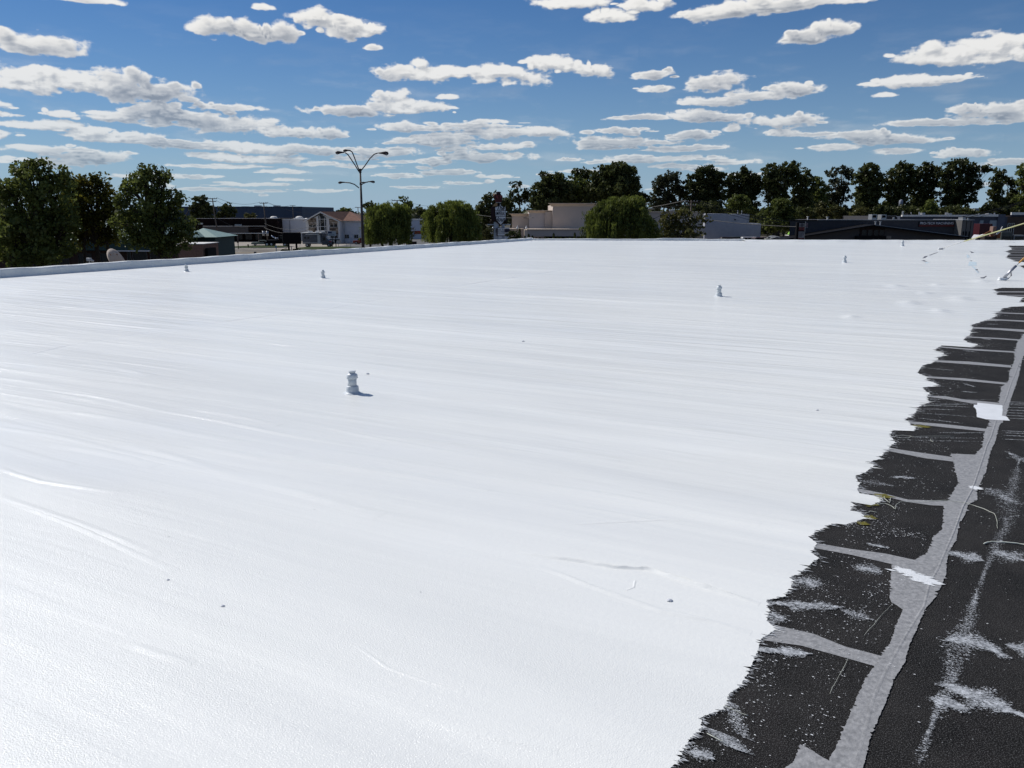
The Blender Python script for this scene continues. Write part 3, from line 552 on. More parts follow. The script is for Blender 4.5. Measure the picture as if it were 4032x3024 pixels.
# paint rollers on long poles, held by people beyond the right edge of the picture
def roller(head, hand, lab, dia, mid, yel, fr=.008):
    t = thing('paint_roller', head, lab, 'paint roller'); hd = Vector(head); ha = Vector(hand)-hd; d = ha.normalized(); side = Vector((0.95, 0.1, 0)).normalized(); n = Vector((0, 0, 0.05))
    lob('roller_sleeve', MB().tube([n-side*0.13, n-side*0.12, n+side*0.12, n+side*0.13], [.03, .048, .048, .03], 12), PAINT, t, True)
    lob('frame', MB().tube([n+side*0.13, n+side*0.17, n+side*0.17+d*0.12, n+d*0.3, n+d*0.45], fr, 6).tube([n, n+d*0.5], fr*2, 8), mat('steel_wire', (.4, .4, .42), .4, metal=.8), t, True)
    lob('pole', MB().tube([n+d*0.35, n+d*(ha.length*mid)], dia*0.55, 10), mat('painted_pole', (.55, .56, .55), .5), t, True)
    lob('pole_grip', MB().tube([n+d*(ha.length*mid), n+d*(ha.length*mid+.02), ha], [dia*.7, dia*.9, dia], 10), yel, t, True)
roller(gp(3703, 983, ZC), at(4150, 845, 34.5), 'white roller on a long pale yellow pole by the far roof edge', .030, .25, mat('pale_fibreglass', (.42, .42, .20), .4, .2, 6))
h2 = gp(3948, 1104, ZC); roller(h2, at(4125, 930, h2.y-0.2), 'paint coated roller with an orange pole at the right edge of the roof', .026, .36, mat('orange_pole', (.50, .24, .03), .4, .2, 6), .02)
tag(None or ob('mopped_lump', MB().lathe([(.10, 0), (.08, .03), (.04, .06), (0, .07)], c=tuple(gp(3940, 1104, ZC)+Vector((0, 0, 0))), n=12, wob=.15), PAINT, roof, True))

# ================================================================== ground, road, paving
ASPH = mat('warm_grey_asphalt', (0.085, 0.08, 0.075), 0.95, 0.2, 0.3, spec=0.2); CONC = mat('pale_concrete', (0.30, 0.27, 0.23), 0.9, 0.12, 0.2, spec=.2)  # asphalt is one warm grey, mottled at random
GRASS = mat('mown_grass', (0.028, 0.042, 0.010), 0.95, 0.35, 0.6, 0.02, 9, spec=.1); MARK = mat('road_marking', (0.6, 0.59, 0.54), .8, .15, 1); YMARK = mat('yellow_marking', (0.5, 0.36, 0.08), .8)
GRD = mat('rough_ground', (0.075, 0.075, 0.05), 0.95, 0.35, 0.02, col2=(.11, .10, .08), spec=.1)
tag(ob('ground', MB().box(-6000, -600, -1, 6000, 9000, 0), GRD), kind='structure')
def sheet(name, pts, z, m):
    b = MB().add([(x, y, z) for x, y in pts], [tuple(range(len(pts)))]); o = ob(name, b, m)
    if o.data.polygons[0].normal.z < 0: o.data.flip_normals()
    return tag(o, kind='structure')
sheet('parking_lot', [(-160, -60), (120, -60), (140, 152), (-160, 152)], 0.004, ASPH)
sheet('road', [(-400, 157), (400, 157), (400, 189), (-400, 189)], 0.008, mat('worn_road', (0.15, 0.135, 0.115), .9, .15, .15, spec=.2))
sheet('paved_yard', [(-200, 189.2), (90, 189.2), (90, 300), (-200, 300)], 0.012, CONC)
sheet('asphalt_yard', [(-44, 196), (8, 196), (8, 262), (-44, 262)], 0.016, mat('grey_yard', (.12, .12, .12), .9, .15, .3, spec=.2))
for (a, b_, y, m) in [(-90, -5, 166, MARK), (-120, 60, 172.6, YMARK), (-120, 60, 173.0, YMARK), (-90, 60, 179.5, MARK), (-60, -35, 162, MARK)]:
    x = a
    while x < b_:
        l = 6 if m is MARK else 40; sheet('road_marking', [(x, y), (min(x+l, b_), y), (min(x+l, b_), y+.18), (x, y+.18)], 0.013, m); x += l+(6 if m is MARK else 0.4)
def island(name, cx, cy, rx, ry, lab):
    pts = [(cx+rx*math.copysign(abs(math.cos(t))**.7, math.cos(t)), cy+ry*math.copysign(abs(math.sin(t))**.8, math.sin(t))) for t in np.linspace(0, 2*math.pi, 40, endpoint=False)]
    k = ob('kerb', MB().prism([(cx+(x-cx)*1.0, y) for x, y in pts], 0, .14, 'z'), mat('kerb_concrete', (.36, .34, .3), .9)); tag(k, kind='structure')
    g = ob('grass', MB().prism([(cx+(x-cx)*.985, cy+(y-cy)*.93) for x, y in pts], .13, .19, 'z'), GRASS, k); tag(g, kind='structure')
island('g', (px(905, 200)+px(1125, 200))/2, 200, (px(1125, 200)-px(905, 200))/2, 6.5, '')
island('g', (px(1175, 196)+px(1430, 196))/2, 193, (px(1430, 196)-px(1175, 196))/2, 7.5, '')
sheet('verge', [(-200, 150), (-60, 150), (-60, 156.8), (-200, 156.8)], 0.012, GRASS)

# ================================================================== trees
def quads(C, size, r, up=0.35, thin=1.0):
    size = size*1.25
    n = len(C); N = r.normal(size=(n, 3)); N[:, 2] += up; N /= np.linalg.norm(N, axis=1)[:, None]
    A = np.cross(N, r.normal(size=(n, 3))); A /= np.linalg.norm(A, axis=1)[:, None]+1e-6; B = np.cross(N, A)
    s = (size*np.exp(r.normal(size=n)*0.3))[:, None]
    V = np.stack([C+A*s, C+B*s*thin*.7, C-A*s*.9, C-B*s*thin*.7], 1).reshape(-1, 3)
    return V, np.arange(n*4).reshape(n, 4)
def crown_points(blobs, dens, clump, leaves, r, hollow=0.55):
    P = []
    for (c, rx, ry, rz) in blobs:
        k = max(5, int(2.3*dens*(rx*ry+ry*rz+rx*rz)/(clump*clump)))
        d = r.normal(size=(k, 3)); d /= np.linalg.norm(d, axis=1)[:, None]
        rad = hollow+(1-hollow)*r.random(k)**0.6; rad *= 1+r.normal(size=k)*0.07
        cc = np.array(c)+d*rad[:, None]*np.array([rx, ry, rz])
        cs = clump*(0.55+0.75*r.random(k))
        m = r.normal(size=(k, leaves, 3)); m /= np.linalg.norm(m, axis=2)[..., None]
        q = cc[:, None, :]+m*(cs[:, None, None]*(0.45+0.55*r.random((k, leaves, 1))))*np.array([1, 1, .75])
        P.append(q.reshape(-1, 3))
    return np.concatenate(P)
def tree(name, X, Y, blobs_px, lab, cat, leaf, group=None, dens=0.6, clump=1.1, leaves=26, size=0.2, seed=0, trunks=((0, 1),), tr=0.28, hollow=.55, base=0.0, twigs=0):
    r = np.random.default_rng(seed); R = random.Random(seed)
    t = thing(name, (X, Y, base), lab, cat, group)
    bl = []
    for (bx, by, rx, ry) in blobs_px:
        c = at(bx, by, Y); s = Y/F; bl.append(((c.x-X, R.uniform(-.25, .25)*rx*s, c.z-base), rx*s, max(rx, ry)*s*.85, ry*s))
    P = crown_points(bl, dens, clump, leaves, r, hollow); V, Q = quads(P, size, r)
    o = npmesh('crown', V, Q, leaf); local(o, t)
    b = MB(); zc = sum(q[0][2] for q in bl)/len(bl); lowest = min(q[0][2]-q[3] for q in bl); topb = max(bl, key=lambda q: q[0][2])
    fork = max(1.2, lowest+0.15*(zc-lowest))
    for (dx, k) in trunks:
        p0 = Vector((dx, 0, 0)); p1 = Vector((dx+R.uniform(-.2, .2), R.uniform(-.2, .2), fork)); p2 = Vector((topb[0][0]*.8+dx*.3, topb[0][1], topb[0][2]))
        b.tube([p0, p0.lerp(p1, .5)+Vector((R.uniform(-.1, .1), 0, 0)), p1, p1.lerp(p2, .5)+Vector((R.uniform(-.4, .4), 0, 0)), p2], [tr*k*1.25, tr*k, tr*k*.85, tr*k*.5, tr*k*.15], 8)
    lob('trunk', b, BARK, t, True)
    lm = MB()
    for (c, rx, ry, rz) in bl:
        p1 = Vector((0, 0, fork)); c = Vector(c)
        if (c-p1).length < .5: continue
        m = p1.lerp(c, .5)+Vector((0, 0, R.uniform(-.1, .25)*(c-p1).length)); lm.tube([p1, m, c], [tr*.5, tr*.35, tr*.15], 6)
        for _ in range(4):
            a = R.uniform(0, 6.28); e = c+Vector((math.cos(a)*rx*.8, math.sin(a)*ry*.8, R.uniform(-.5, .9)*rz)); lm.tube([m, m.lerp(e, .5)+Vector((0, 0, .2)), e], [tr*.25, tr*.16, tr*.06], 5)
    for _ in range(twigs):
        c, rx, ry, rz = R.choice(bl); a = R.uniform(0, 6.28); p = Vector(c); e = p+Vector((math.cos(a)*rx*R.uniform(.2, .9), 0, rz*R.uniform(1.0, 1.35))); lm.tube([p, p.lerp(e, .6)+Vector((R.uniform(-.2, .2), 0, 0)), e], [.05, .03, .015], 4)
    if lm.v: lob('limbs', lm, BARK, t, True)
    return t
LT = 'broadleaf trees left of the car park'
tree('maple_tree', px(150, 66), 66, [(140,720,85,70),(60,800,80,80),(190,790,90,90),(100,900,110,80),(30,930,90,90),(200,900,80,60),(150,665,45,42),(235,705,45,45),(30,745,45,40),(200,985,80,45),(60,1010,70,50),(150,1015,90,40),(230,960,60,50),(270,860,50,60),(90,660,35,32)],
     'tallest dark green maple at the left edge, its crown wide and full', 'tree', LEAF_MAPLE, LT, dens=1.15, clump=.62, leaves=32, size=.105, seed=1, tr=.34, hollow=.35, trunks=((-2.6, .8), (0, 1)))
tree('maple_tree', px(370, 70), 70, [(345,745,60,45),(400,740,45,45),(300,790,60,50),(370,810,70,60),(430,800,35,45),(275,770,50,60),(262,730,40,40),(300,720,36,30),(262,850,60,60),(465,850,45,50),(340,870,75,55),(400,880,60,45),(440,850,35,50),(300,890,50,55),(310,950,50,40),(400,935,60,32),(460,930,40,36),(385,705,22,25),(345,712,35,22)],
     'thinner tree with yellowing leaves between the tall maple and the twiggy tree', 'tree', LEAF_GOLD, LT, dens=.8, clump=.6, leaves=26, size=.105, seed=2, tr=.22, hollow=.4, twigs=12, trunks=((-1, .8), (0, 1), (.9, .7)))
tree('maple_tree', px(610, 64), 64, [(585,720,62,50),(560,680,22,26),(620,690,42,38),(520,740,45,40),(500,800,45,50),(590,800,75,60),(660,800,50,50),(560,870,95,55),(650,890,90,60),(700,780,32,32),(710,880,50,55),(740,920,38,38),(480,870,40,50),(600,950,80,38),(690,955,60,34),(530,930,50,40),(640,985,50,24),(655,690,25,22)],
     'loose dark green tree with bare twigs standing before the green roofed building', 'tree', LEAF_MAPLE, LT, dens=.95, clump=.58, leaves=28, size=.10, seed=3, tr=.30, hollow=.38, twigs=26, trunks=((0, 1), (.5, .6)))
tree('maple_tree', px(-70, 74), 74, [(-60,800,90,70),(-40,900,100,90),(-80,990,80,50)], 'dark tree cut off by the left edge of the picture behind the maple', 'tree', LEAF_DARK, LT, dens=.8, clump=.7, leaves=26, size=.13, seed=4, hollow=.4)
# willows: hanging strands
def willow(X, Y, dome, bottom, lab, seed, nst=900, leaf=LEAF_WILLOW):
    r = np.random.default_rng(seed); R = random.Random(seed); s = Y/F
    t = thing('willow_tree', (X, Y, 0), lab, 'tree', 'round weeping willows along the road')
    pts = []; tot = sum(b[2]*b[3] for b in dome)
    for (bx, by, rx, ry) in dome:
        c = at(bx, by, Y); nh = int(nst/13*rx*ry/tot); zb = pz(bottom, Y)
        for _ in range(nh):                                        # a bough end, from which a bunch of strands hangs
            a = r.uniform(0, 2*math.pi); ph = math.acos(r.uniform(-.35, 1)); q = 0.72+.46*r.random()
            hx = c.x-X+math.cos(a)*math.sin(ph)*rx*s*q; hy = math.sin(a)*math.sin(ph)*rx*s*.9*q; hz = c.z+math.cos(ph)*ry*s*q
            Lh = r.uniform(.7, 2.6)*(1 if ph < 1.0 else 1.5)
            for _k in range(16):
                x = hx+r.normal()*.26; y = hy+r.normal()*.26; z = hz+abs(r.normal())*.10
                L = max(.35, min(z-zb-.1, Lh*r.uniform(.5, 1.25))); m = int(L/.13)+3; k = np.arange(m)/m
                out = .32*np.sin(np.minimum(k*4, 1.6))
                xs = x+math.cos(a)*out+np.cumsum(r.normal(size=m))*.012; ys = y+math.sin(a)*out; zs = z+.25*np.sin(np.minimum(k*5, 3.0))-k**1.3*L
                pts.append(np.stack([xs, ys, zs], 1)+r.normal(size=(m, 3))*np.array([.06, .06, .05]))
    P = np.concatenate(pts); n = len(P)
    D = np.stack([r.normal(size=n)*.35, r.normal(size=n)*.35, -np.ones(n)], 1); D /= np.linalg.norm(D, axis=1)[:, None]
    W = np.cross(D, r.normal(size=(n, 3))); W /= np.linalg.norm(W, axis=1)[:, None]; sz = (.13*np.exp(r.normal(size=n)*.3))[:, None]
    V = np.stack([P-D*sz, P+W*sz*.35, P+D*sz, P-W*sz*.35], 1).reshape(-1, 3)
    local(npmesh('hanging_foliage', V, np.arange(n*4).reshape(n, 4), leaf), t)
    bl = [((at(b[0], b[1], Y).x-X, 0, at(b[0], b[1], Y).z-.3), b[2]*s*.82, b[2]*s*.75, b[3]*s*.85) for b in dome]
    C = crown_points(bl, .2, .8, 14, r, .3); V, Q = quads(C, .2, r, thin=.6); local(npmesh('inner_foliage', V, Q, LEAF_DARK), t)
    zt = max(b[0][2] for b in bl); lob('trunk', MB().tube([(0, 0, 0), (.1, 0, 1.8), (-.1, .1, zt*.6), (.1, 0, zt)], [.45, .36, .25, .08], 9).tube([(.1, 0, 1.6), (1.2, .1, zt*.5), (2.2, 0, zt*.85)], [.22, .16, .05], 7).tube([(0, 0, 1.7), (-1.3, -.1, zt*.5), (-2.2, .1, zt*.8)], [.22, .16, .05], 7), BARK, t, True)
willow(px(1535, 112), 112, [(1525,855,62,42),(1478,862,32,34),(1578,862,26,34),(1515,905,66,42),(1580,905,26,38),(1540,828,40,20),(1475,832,18,12),(1580,822,18,12)], 966, 'left hand weeping willow, smallest of the three, just right of the lamp post', 5, 2300)
willow(px(1775, 118), 118, [(1770,855,76,50),(1715,870,38,42),(1828,860,38,46),(1765,900,92,42),(1790,812,42,18),(1728,818,28,14),(1850,905,24,34),(1700,840,20,16)], 960, 'middle weeping willow, broad and round, left of the shield sign', 6, 2800)
willow(px(2435, 104), 104, [(2435,855,98,58),(2370,872,48,46),(2505,850,48,56),(2430,900,112,40),(2450,800,52,24),(2340,888,34,44),(2540,900,40,38),(2500,796,32,20),(2395,812,26,16)], 948, 'largest weeping willow, in front of the beige store', 7, 3000)
# the row behind on the right
RT = 'tall dark trees in the row behind the buildings'
ROW = [(2165,240,[(2140,725,45,38),(2185,715,48,32),(2150,780,62,45),(2215,760,45,50),(2120,800,38,30)],'rounded tree behind the low left end of the beige store',LEAF_DARK,1),
 (2265,244,[(2260,735,50,38),(2230,770,45,45),(2300,770,50,50)],'shorter brownish green tree left of the narrow dark tree top',LEAF_MAPLE,1),
 (2290,250,[(2278,690,24,26),(2306,680,20,20),(2290,730,34,36)],'narrow dark tree top poking up left of the big round crown',LEAF_DARK,1.1),
 (2425,240,[(2420,680,62,42),(2370,700,48,42),(2470,700,48,45),(2410,750,95,50),(2500,740,28,40),(2350,760,50,45),(2480,790,55,40),(2535,785,20,22)],'biggest round dense tree, right above the largest willow',LEAF_DARK,1.35),
 (2630,256,[(2625,710,42,28),(2590,730,34,34),(2660,720,38,34),(2610,780,48,38),(2670,780,45,50),(2580,800,32,30)],'airy tree just right of the open gap of sky',LEAF_PALE,.75),
 (2775,252,[(2780,700,48,42),(2735,715,40,40),(2825,710,40,40),(2780,765,85,50),(2770,820,75,35)],'broad domed tree above the tan corner of the store',LEAF_DARK,1.2),
 (2930,254,[(2945,700,38,40),(2895,715,36,36),(2970,730,32,44),(2920,770,70,45),(2930,820,60,35)],'full tree above the grey shed, second dome from the gap',LEAF_DARK,1.15),
 (3070,250,[(3040,675,34,30),(3105,665,42,28),(3070,715,62,42),(3120,700,34,34),(3060,770,48,40),(3030,720,28,34)],'high crowned tree with sky showing under it, left of the machine shop',LEAF_DARK,.95),
 (3165,252,[(3165,700,34,30),(3180,735,28,32),(3150,745,30,32),(3165,790,38,38)],'narrow leaning tree above the left end of the machine shop',LEAF_DARK,.9),
 (3225,258,[(3222,715,22,22),(3225,750,28,32),(3215,795,32,32)],'small slim tree between the leaning tree and the thin pale one',LEAF_MAPLE,.8),
 (3300,262,[(3275,680,24,22),(3320,672,30,22),(3345,690,26,28),(3290,730,42,34),(3325,760,34,34),(3270,780,30,34)],'thin pale tree with its limbs and the sky showing through',LEAF_PALE,.55),
 (3425,250,[(3425,668,36,28),(3400,705,38,34),(3445,715,30,44),(3415,765,50,45),(3455,760,20,24),(3420,810,50,38)],'dark rounded column of a tree left of the narrow gap',LEAF_DARK,1.2),
 (3540,252,[(3560,665,34,28),(3520,695,34,32),(3580,690,28,34),(3500,740,34,38),(3560,740,40,42),(3530,800,46,36)],'tree with a sloping left shoulder right of the narrow gap',LEAF_DARK,.95),
 (3640,254,[(3640,672,36,26),(3610,700,32,34),(3665,705,32,36),(3630,755,52,42),(3640,810,50,36)],'dense level topped tree above the shop sign',LEAF_DARK,1.1),
 (3760,248,[(3775,650,42,26),(3725,670,34,28),(3820,670,36,28),(3760,715,62,42),(3830,720,34,36),(3740,775,44,38),(3880,665,22,18),(3800,770,36,36)],'tallest wide tree of the row with one limb reaching out right',LEAF_DARK,.9),
 (3930,250,[(3940,680,22,20),(3925,715,26,28),(3915,755,30,30),(3930,800,34,34)],'slim tree standing free in the gap near the right edge',LEAF_DARK,1.0),
 (3985,256,[(3975,710,22,22),(3985,745,28,28),(3980,790,36,36)],'shorter tree leaning right beside the slim one',LEAF_DARK,.8),
 (4040,250,[(4030,670,24,20),(4045,710,34,34),(4040,770,40,46)],'tree cut off by the right edge of the picture',LEAF_MAPLE,.7)]
for i, (x, Y, bl, lb, lf, dn) in enumerate(ROW):
    if 'gap' not in lb or 'narrow gap' in lb: bl = bl+[(x-14, 795, 40, 38), (x+22, 840, 46, 34)]
    tree('broadleaf_tree', px(x, Y), Y, bl, lb, 'tree', lf, RT, dens=.95*dn, clump=1.15, leaves=24, size=.30, seed=30+i, tr=.36, hollow=.35, trunks=((-1.5, .7), (0, 1), (1.6, .6)))
UG = 'bushes along the foot of the tree row'
for i, (x, Y, bl, lb, lf) in enumerate([(2905,215,[(2905,800,45,30),(2925,830,50,30)],'olive bush right of the store above the grey shed roof',LEAF_MAPLE),(3060,205,[(3075,810,40,32),(3040,845,45,32),(3110,850,45,32),(3070,880,70,30)],'big bush left of the machine shop under the tall trees',LEAF_MAPLE),
   (3240,215,[(3235,825,24,26),(3245,855,28,22)],'rounded olive bush behind the shop roof, left one',LEAF_OLIVE),(3300,212,[(3290,835,28,22),(3310,850,24,16)],'second olive bush behind the shop roof',LEAF_OLIVE),(3390,208,[(3385,835,28,18),(3405,850,26,14),(3365,850,20,14)],'yellow green bush behind the shop roof',LEAF_OLIVE),
   (3665,214,[(3668,805,22,20),(3655,835,28,22)],'green bush below the level topped tree',LEAF_MAPLE),(2790,215,[(2790,830,60,30),(2720,835,50,30)],'dark bush behind the tan corner of the store',LEAF_DARK),(3500,214,[(3480,830,40,26),(3540,835,40,24)],'dark bush behind the rooftop units',LEAF_DARK),(3600,220,[(3600,840,50,26)],'low dark bush behind the shop, left of the shop sign',LEAF_DARK),(3740,222,[(3760,838,60,26)],'low dark thicket under the tallest tree',LEAF_DARK),
   (3930,226,[(3900,830,40,28),(3960,835,40,26)],'dark thicket behind the brick block at the right',LEAF_DARK),(3170,222,[(3170,835,40,22)],'small dark thicket behind the left end of the shop roof',LEAF_DARK)]):
    tree('bush', px(x, Y), Y, bl, lb, 'bush', lf, UG, dens=.9, clump=.8, leaves=22, size=.22, seed=60+i, tr=.12, hollow=.35)
MT = 'trees seen over the buildings across the road'
for i, (x, Y, bl, lb, lf, dn) in enumerate([(795,300,[(795,800,32,26),(770,830,24,24),(820,830,26,28),(790,855,45,22)],'round dark tree beside the left utility pole',LEAF_DARK,1),(890,310,[(885,820,22,18),(905,835,26,24),(870,850,24,18)],'dark tree right of the left utility pole',LEAF_DARK,1),(988,280,[(988,852,20,10)],'small yellow green tree behind the brown building roof',LEAF_OLIVE,1),
   (1455,170,[(1455,815,22,18),(1475,830,26,22)],'dark round tree top behind the smallest willow',LEAF_DARK,1),(1600,200,[(1595,795,20,18),(1608,815,16,26),(1600,850,18,26)],'tall leafy tree behind the right side of the smallest willow',LEAF_MAPLE,.8),(1945,175,[(1935,785,32,28),(1910,830,40,34),(1950,850,48,45),(1975,810,25,30),(1895,870,28,34)],'dark tree directly behind the shield sign',LEAF_DARK,1.1),
   (2045,190,[(2035,730,16,16),(2020,765,18,14),(2045,780,20,16),(2068,755,16,12),(2075,775,10,10),(2005,785,16,14),(2065,790,14,8)],'slender open tree with bare trunks showing, right of the shield sign',LEAF_DARK,.8),(2010,184,[(1995,800,26,26),(2015,840,32,30)],'bushy dark tree right behind the shield sign edge',LEAF_DARK,1),
   (2680,122,[(2640,870,50,30),(2700,865,45,30),(2760,855,35,22),(2680,910,85,32),(2620,905,40,30),(2600,930,30,20)],'yellow green open tree right of the largest willow',LEAF_OLIVE,.75),(1365,420,[(1365,832,20,10)],'small tree behind the brown gable roof',LEAF_MAPLE,1),(1660,330,[(1650,832,24,12),(1680,838,20,12)],'low dark tree between the two left willows',LEAF_DARK,1),(2118,400,[(2115,826,20,8)],'tiny far tree left of the beige store',LEAF_FAR,1)]):
    tree('broadleaf_tree', px(x, Y), Y, bl, lb, 'tree', lf, MT, dens=.95*dn, clump=.9 if Y < 230 else 1.3, leaves=22, size=.18 if Y < 130 else .22 if Y < 230 else .4, seed=80+i, tr=.2, hollow=.35, twigs=14 if x == 2680 else 3)
# far woods
r = np.random.default_rng(5); C = []
for k in range(420):
    Y = r.uniform(520, 1000); X = r.uniform(-1.0, 1.0)*Y*0.95; h = r.uniform(8, 11.5)*(Y/750)**.35
    c = r.normal(size=(44, 3)); c /= np.linalg.norm(c, axis=1)[:, None]; C.append(np.array([X, Y, h*.55])+c*np.array([7, 7, h*.45])*(0.8+.3*r.random((44, 1))))
V, Q = quads(np.concatenate(C), 1.4, r); tag(npmesh('distant_woods', V, Q, LEAF_FAR), 'low band of far trees along the horizon', 'woods', kind='stuff')
r = np.random.default_rng(6); C = []
for k in range(150):
    Y = r.uniform(285, 330); X = px(r.uniform(2050, 4150), Y); h = 9.5
    c = r.normal(size=(70, 3)); c /= np.linalg.norm(c, axis=1)[:, None]; C.append(np.array([X, Y, 4.5])+c*np.array([5, 5, h*.5])*(0.8+.3*r.random((70, 1))))
V, Q = quads(np.concatenate(C), .8, r); tag(npmesh('undergrowth', V, Q, LEAF_DARK), 'dark undergrowth behind the tree row', 'undergrowth', kind='stuff')
# hedge conifers in front of the beige store
cm = None
for k in range(17):
    Y = 136; x = 2030+k*16.5+random.uniform(-4, 4); h = random.uniform(4.2, 5.0)*(1.18 if k == 1 else 1)
    t = thing('hedge_conifer', (px(x, Y), Y, 0), ['first', 'second, tallest', 'third', 'fourth', 'fifth', 'sixth', 'seventh', 'eighth', 'ninth', 'tenth', 'eleventh', 'twelfth', 'thirteenth', 'fourteenth', 'fifteenth', 'sixteenth', 'seventeenth'][k]+' small pointed evergreen from the shield sign before the beige store', 'conifer', 'clipped evergreens before the beige store')
    if cm is None:
        r = np.random.default_rng(3); z = r.random(900)**1.3; a = r.uniform(0, 6.28, 900); rr = (1-z)**.7*.55*(.8+.3*r.random(900)); P = np.stack([np.cos(a)*rr, np.sin(a)*rr, z*4.4+.1], 1); V, Q = quads(P, .09, r)
        o = npmesh('foliage', V, Q, LEAF_DARK); local(o, t); cm = o; s2 = lob('trunk', MB().tube([(0, 0, 0), (0, 0, 3.9)], [.09, .02], 6), BARK, t)
    else:
        for q in (cm, s2): c_ = q.copy(); S.collection.objects.link(c_); c_.parent = t
    t.scale = (1.15, 1.15, h/4.4)
for i, (x, w, y, lb) in enumerate([(1905,30,925,'rusty flowering shrub at the foot of the shield sign, left one'),(1928,24,915,'tall rusty shrub touching the left leg of the shield sign'),(2020,30,925,'dark green shrub right of the shield sign')]):
    tree('shrub', px(x, 128), 128, [(x, y, w, 16), (x+8, y+18, w, 14)], lb, 'shrub', LEAF_OLIVE if i < 2 else LEAF_DARK, dens=.8, clump=.4, leaves=16, size=.1, seed=120+i, tr=.05)
# ================================================================== buildings and street things
GLASS = mat('dark_window_glass', (0.008, 0.009, 0.011), 0.25, 0.3, 2, spec=.3)
DARKM = mat('black_painted_metal', (0.005, 0.005, 0.006), .7, .3, 4, spec=.1); STEEL = mat('galvanised_steel', (.38, .39, .40), .45, .12, 6, metal=.6)
WHITE = mat('white_render', (.68, .68, .66), .85, .07, .8); TRIM = mat('white_trim', (.66, .65, .62), .6, .05, 3)
RUBBER = mat('tyre_rubber', (.012, .012, .012), .9); CHROME = mat('chrome', (.6, .6, .6), .2, .05, metal=1)
def wall(parent, m, x0, x1, y0, y1, z0, z1, name='wall'): return ob(name, MB().box(x0, y0, z0, x1, y1, z1), m, parent)
def win(parent, x0, x1, y, z0, z1, frame=TRIM, bars=1, rows=1, fw=.07):
    b = MB(); b.box(x0-fw, y-.09, z0-fw, x1+fw, y-.002, z0).box(x0-fw, y-.09, z1, x1+fw, y-.002, z1+fw).box(x0-fw, y-.09, z0, x0, y-.002, z1).box(x1, y-.09, z0, x1+fw, y-.002, z1)
    for i in range(1, bars+1): xx = x0+(x1-x0)*i/(bars+1); b.box(xx-fw/2, y-.07, z0, xx+fw/2, y-.004, z1)
    for i in range(1, rows): zz = z0+(z1-z0)*i/rows; b.box(x0, y-.068, zz-fw/2, x1, y-.006, zz+fw/2)
    f = ob('window', b, frame, parent); local(ob('pane', MB().box(x0, y-.035, z0, x1, y-.012, z1), GLASS), f); return f

# --- green roofed building behind the left trees
Y = 100; t = thing('green_roofed_building', (px(520, Y), Y, 0), 'low brick building with a green metal roof behind the trees at the left', 'building')
GR = mat('green_metal_roof', (.13, .19, .165), .5, .1, 1.5, stretch=(6, 1, 1)); BR = mat('shaded_brown_brick', (.055, .03, .022), .9, .2, 5, .004, 30); GRD2 = mat('dark_green_fascia', (.022, .05, .046), .6, .1)  # wall brick darkened to hold tree shade; the wing's brick is its lit copy
X0, X1 = px(-140, Y), px(640, Y)
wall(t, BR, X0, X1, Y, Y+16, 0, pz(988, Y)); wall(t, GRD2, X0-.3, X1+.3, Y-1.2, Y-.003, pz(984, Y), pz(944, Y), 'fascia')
b = MB(); zr, ze = pz(906, Y), pz(944, Y); b.add([(X0-.4, Y-1.3, ze+.01), (X1+.4, Y-1.3, ze+.01), (X1+.4, Y+17, ze+.01), (X0-.4, Y+17, ze+.01), (X0+5, Y+7.5, zr+1), (X1-5, Y+7.5, zr+1)], [(0, 1, 5, 4), (1, 2, 5), (2, 3, 4, 5), (3, 0, 4)]); rf = ob('roof', b, GR, t)
for k in range(60):
    xx = X0+2+(X1-X0-4)*k/59; f_ = min(1, (xx-X0)/6, (X1-xx)/6); local(ob('roof_rib', MB().tube([(xx, Y-1.3, ze+.03), (xx, Y-1.3+8.8*f_, ze+(zr+1-ze)*f_+.03)], .035, 4), GR), rf) if k % 2 == 0 else None
wall(t, TRIM, px(437, Y-1.2), px(600, Y-1.2), Y-1.28, Y-1.203, pz(990, Y-1.2), pz(986, Y-1.2), 'trim_board')
for a, c in [(487, 498), (508, 562), (578, 640)]: win(t, px(a, Y), px(c, Y), Y, .8, pz(992, Y), frame=mat('grey_frame', (.12, .12, .12), .6), bars=0)
for a in (20, 110, 200, 290, 380): win(t, px(a, Y), px(a+50, Y), Y, 1.0, pz(1000, Y), frame=mat('dark_frame', (.05, .04, .035), .6), bars=1)  # frames darkened along with the wall to hold the tree shade
Y = 94; t = thing('brick_wall_wing', (px(740, Y), Y, 0), 'reddish brick wing with a pale coping at the right end of the green roofed building', 'building')
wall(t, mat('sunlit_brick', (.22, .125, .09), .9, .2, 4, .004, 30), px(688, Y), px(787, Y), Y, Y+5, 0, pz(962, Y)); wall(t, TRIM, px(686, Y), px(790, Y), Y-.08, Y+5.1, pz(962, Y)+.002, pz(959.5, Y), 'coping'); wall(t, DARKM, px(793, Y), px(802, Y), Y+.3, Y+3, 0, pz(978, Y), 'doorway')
Y = 112; t = thing('green_pyramid_pavilion', (px(780, Y), Y, 0), 'square pavilion with a pale green hipped roof right of the twiggy tree', 'building')
xa, xb = px(716, Y), px(845, Y); wall(t, GRD2, xa+.3, xb-.3, Y+.3, Y+8, 0, pz(934, Y)); b = MB(); z0, z1 = pz(934, Y)+.01, pz(900, Y); xm = px(752, Y); b.add([(xa-.3, Y-.3, z0), (xb+.2, Y-.3, z0), (xb+.2, Y+8.4, z0), (xa-.3, Y+8.4, z0), (xm, Y+4, z1)], [(0, 1, 4), (1, 2, 4), (2, 3, 4), (3, 0, 4)]); ob('roof', b, mat('pale_green_roof', (.22, .31, .275), .5, .08, 2, stretch=(5, 1, 1)), t)

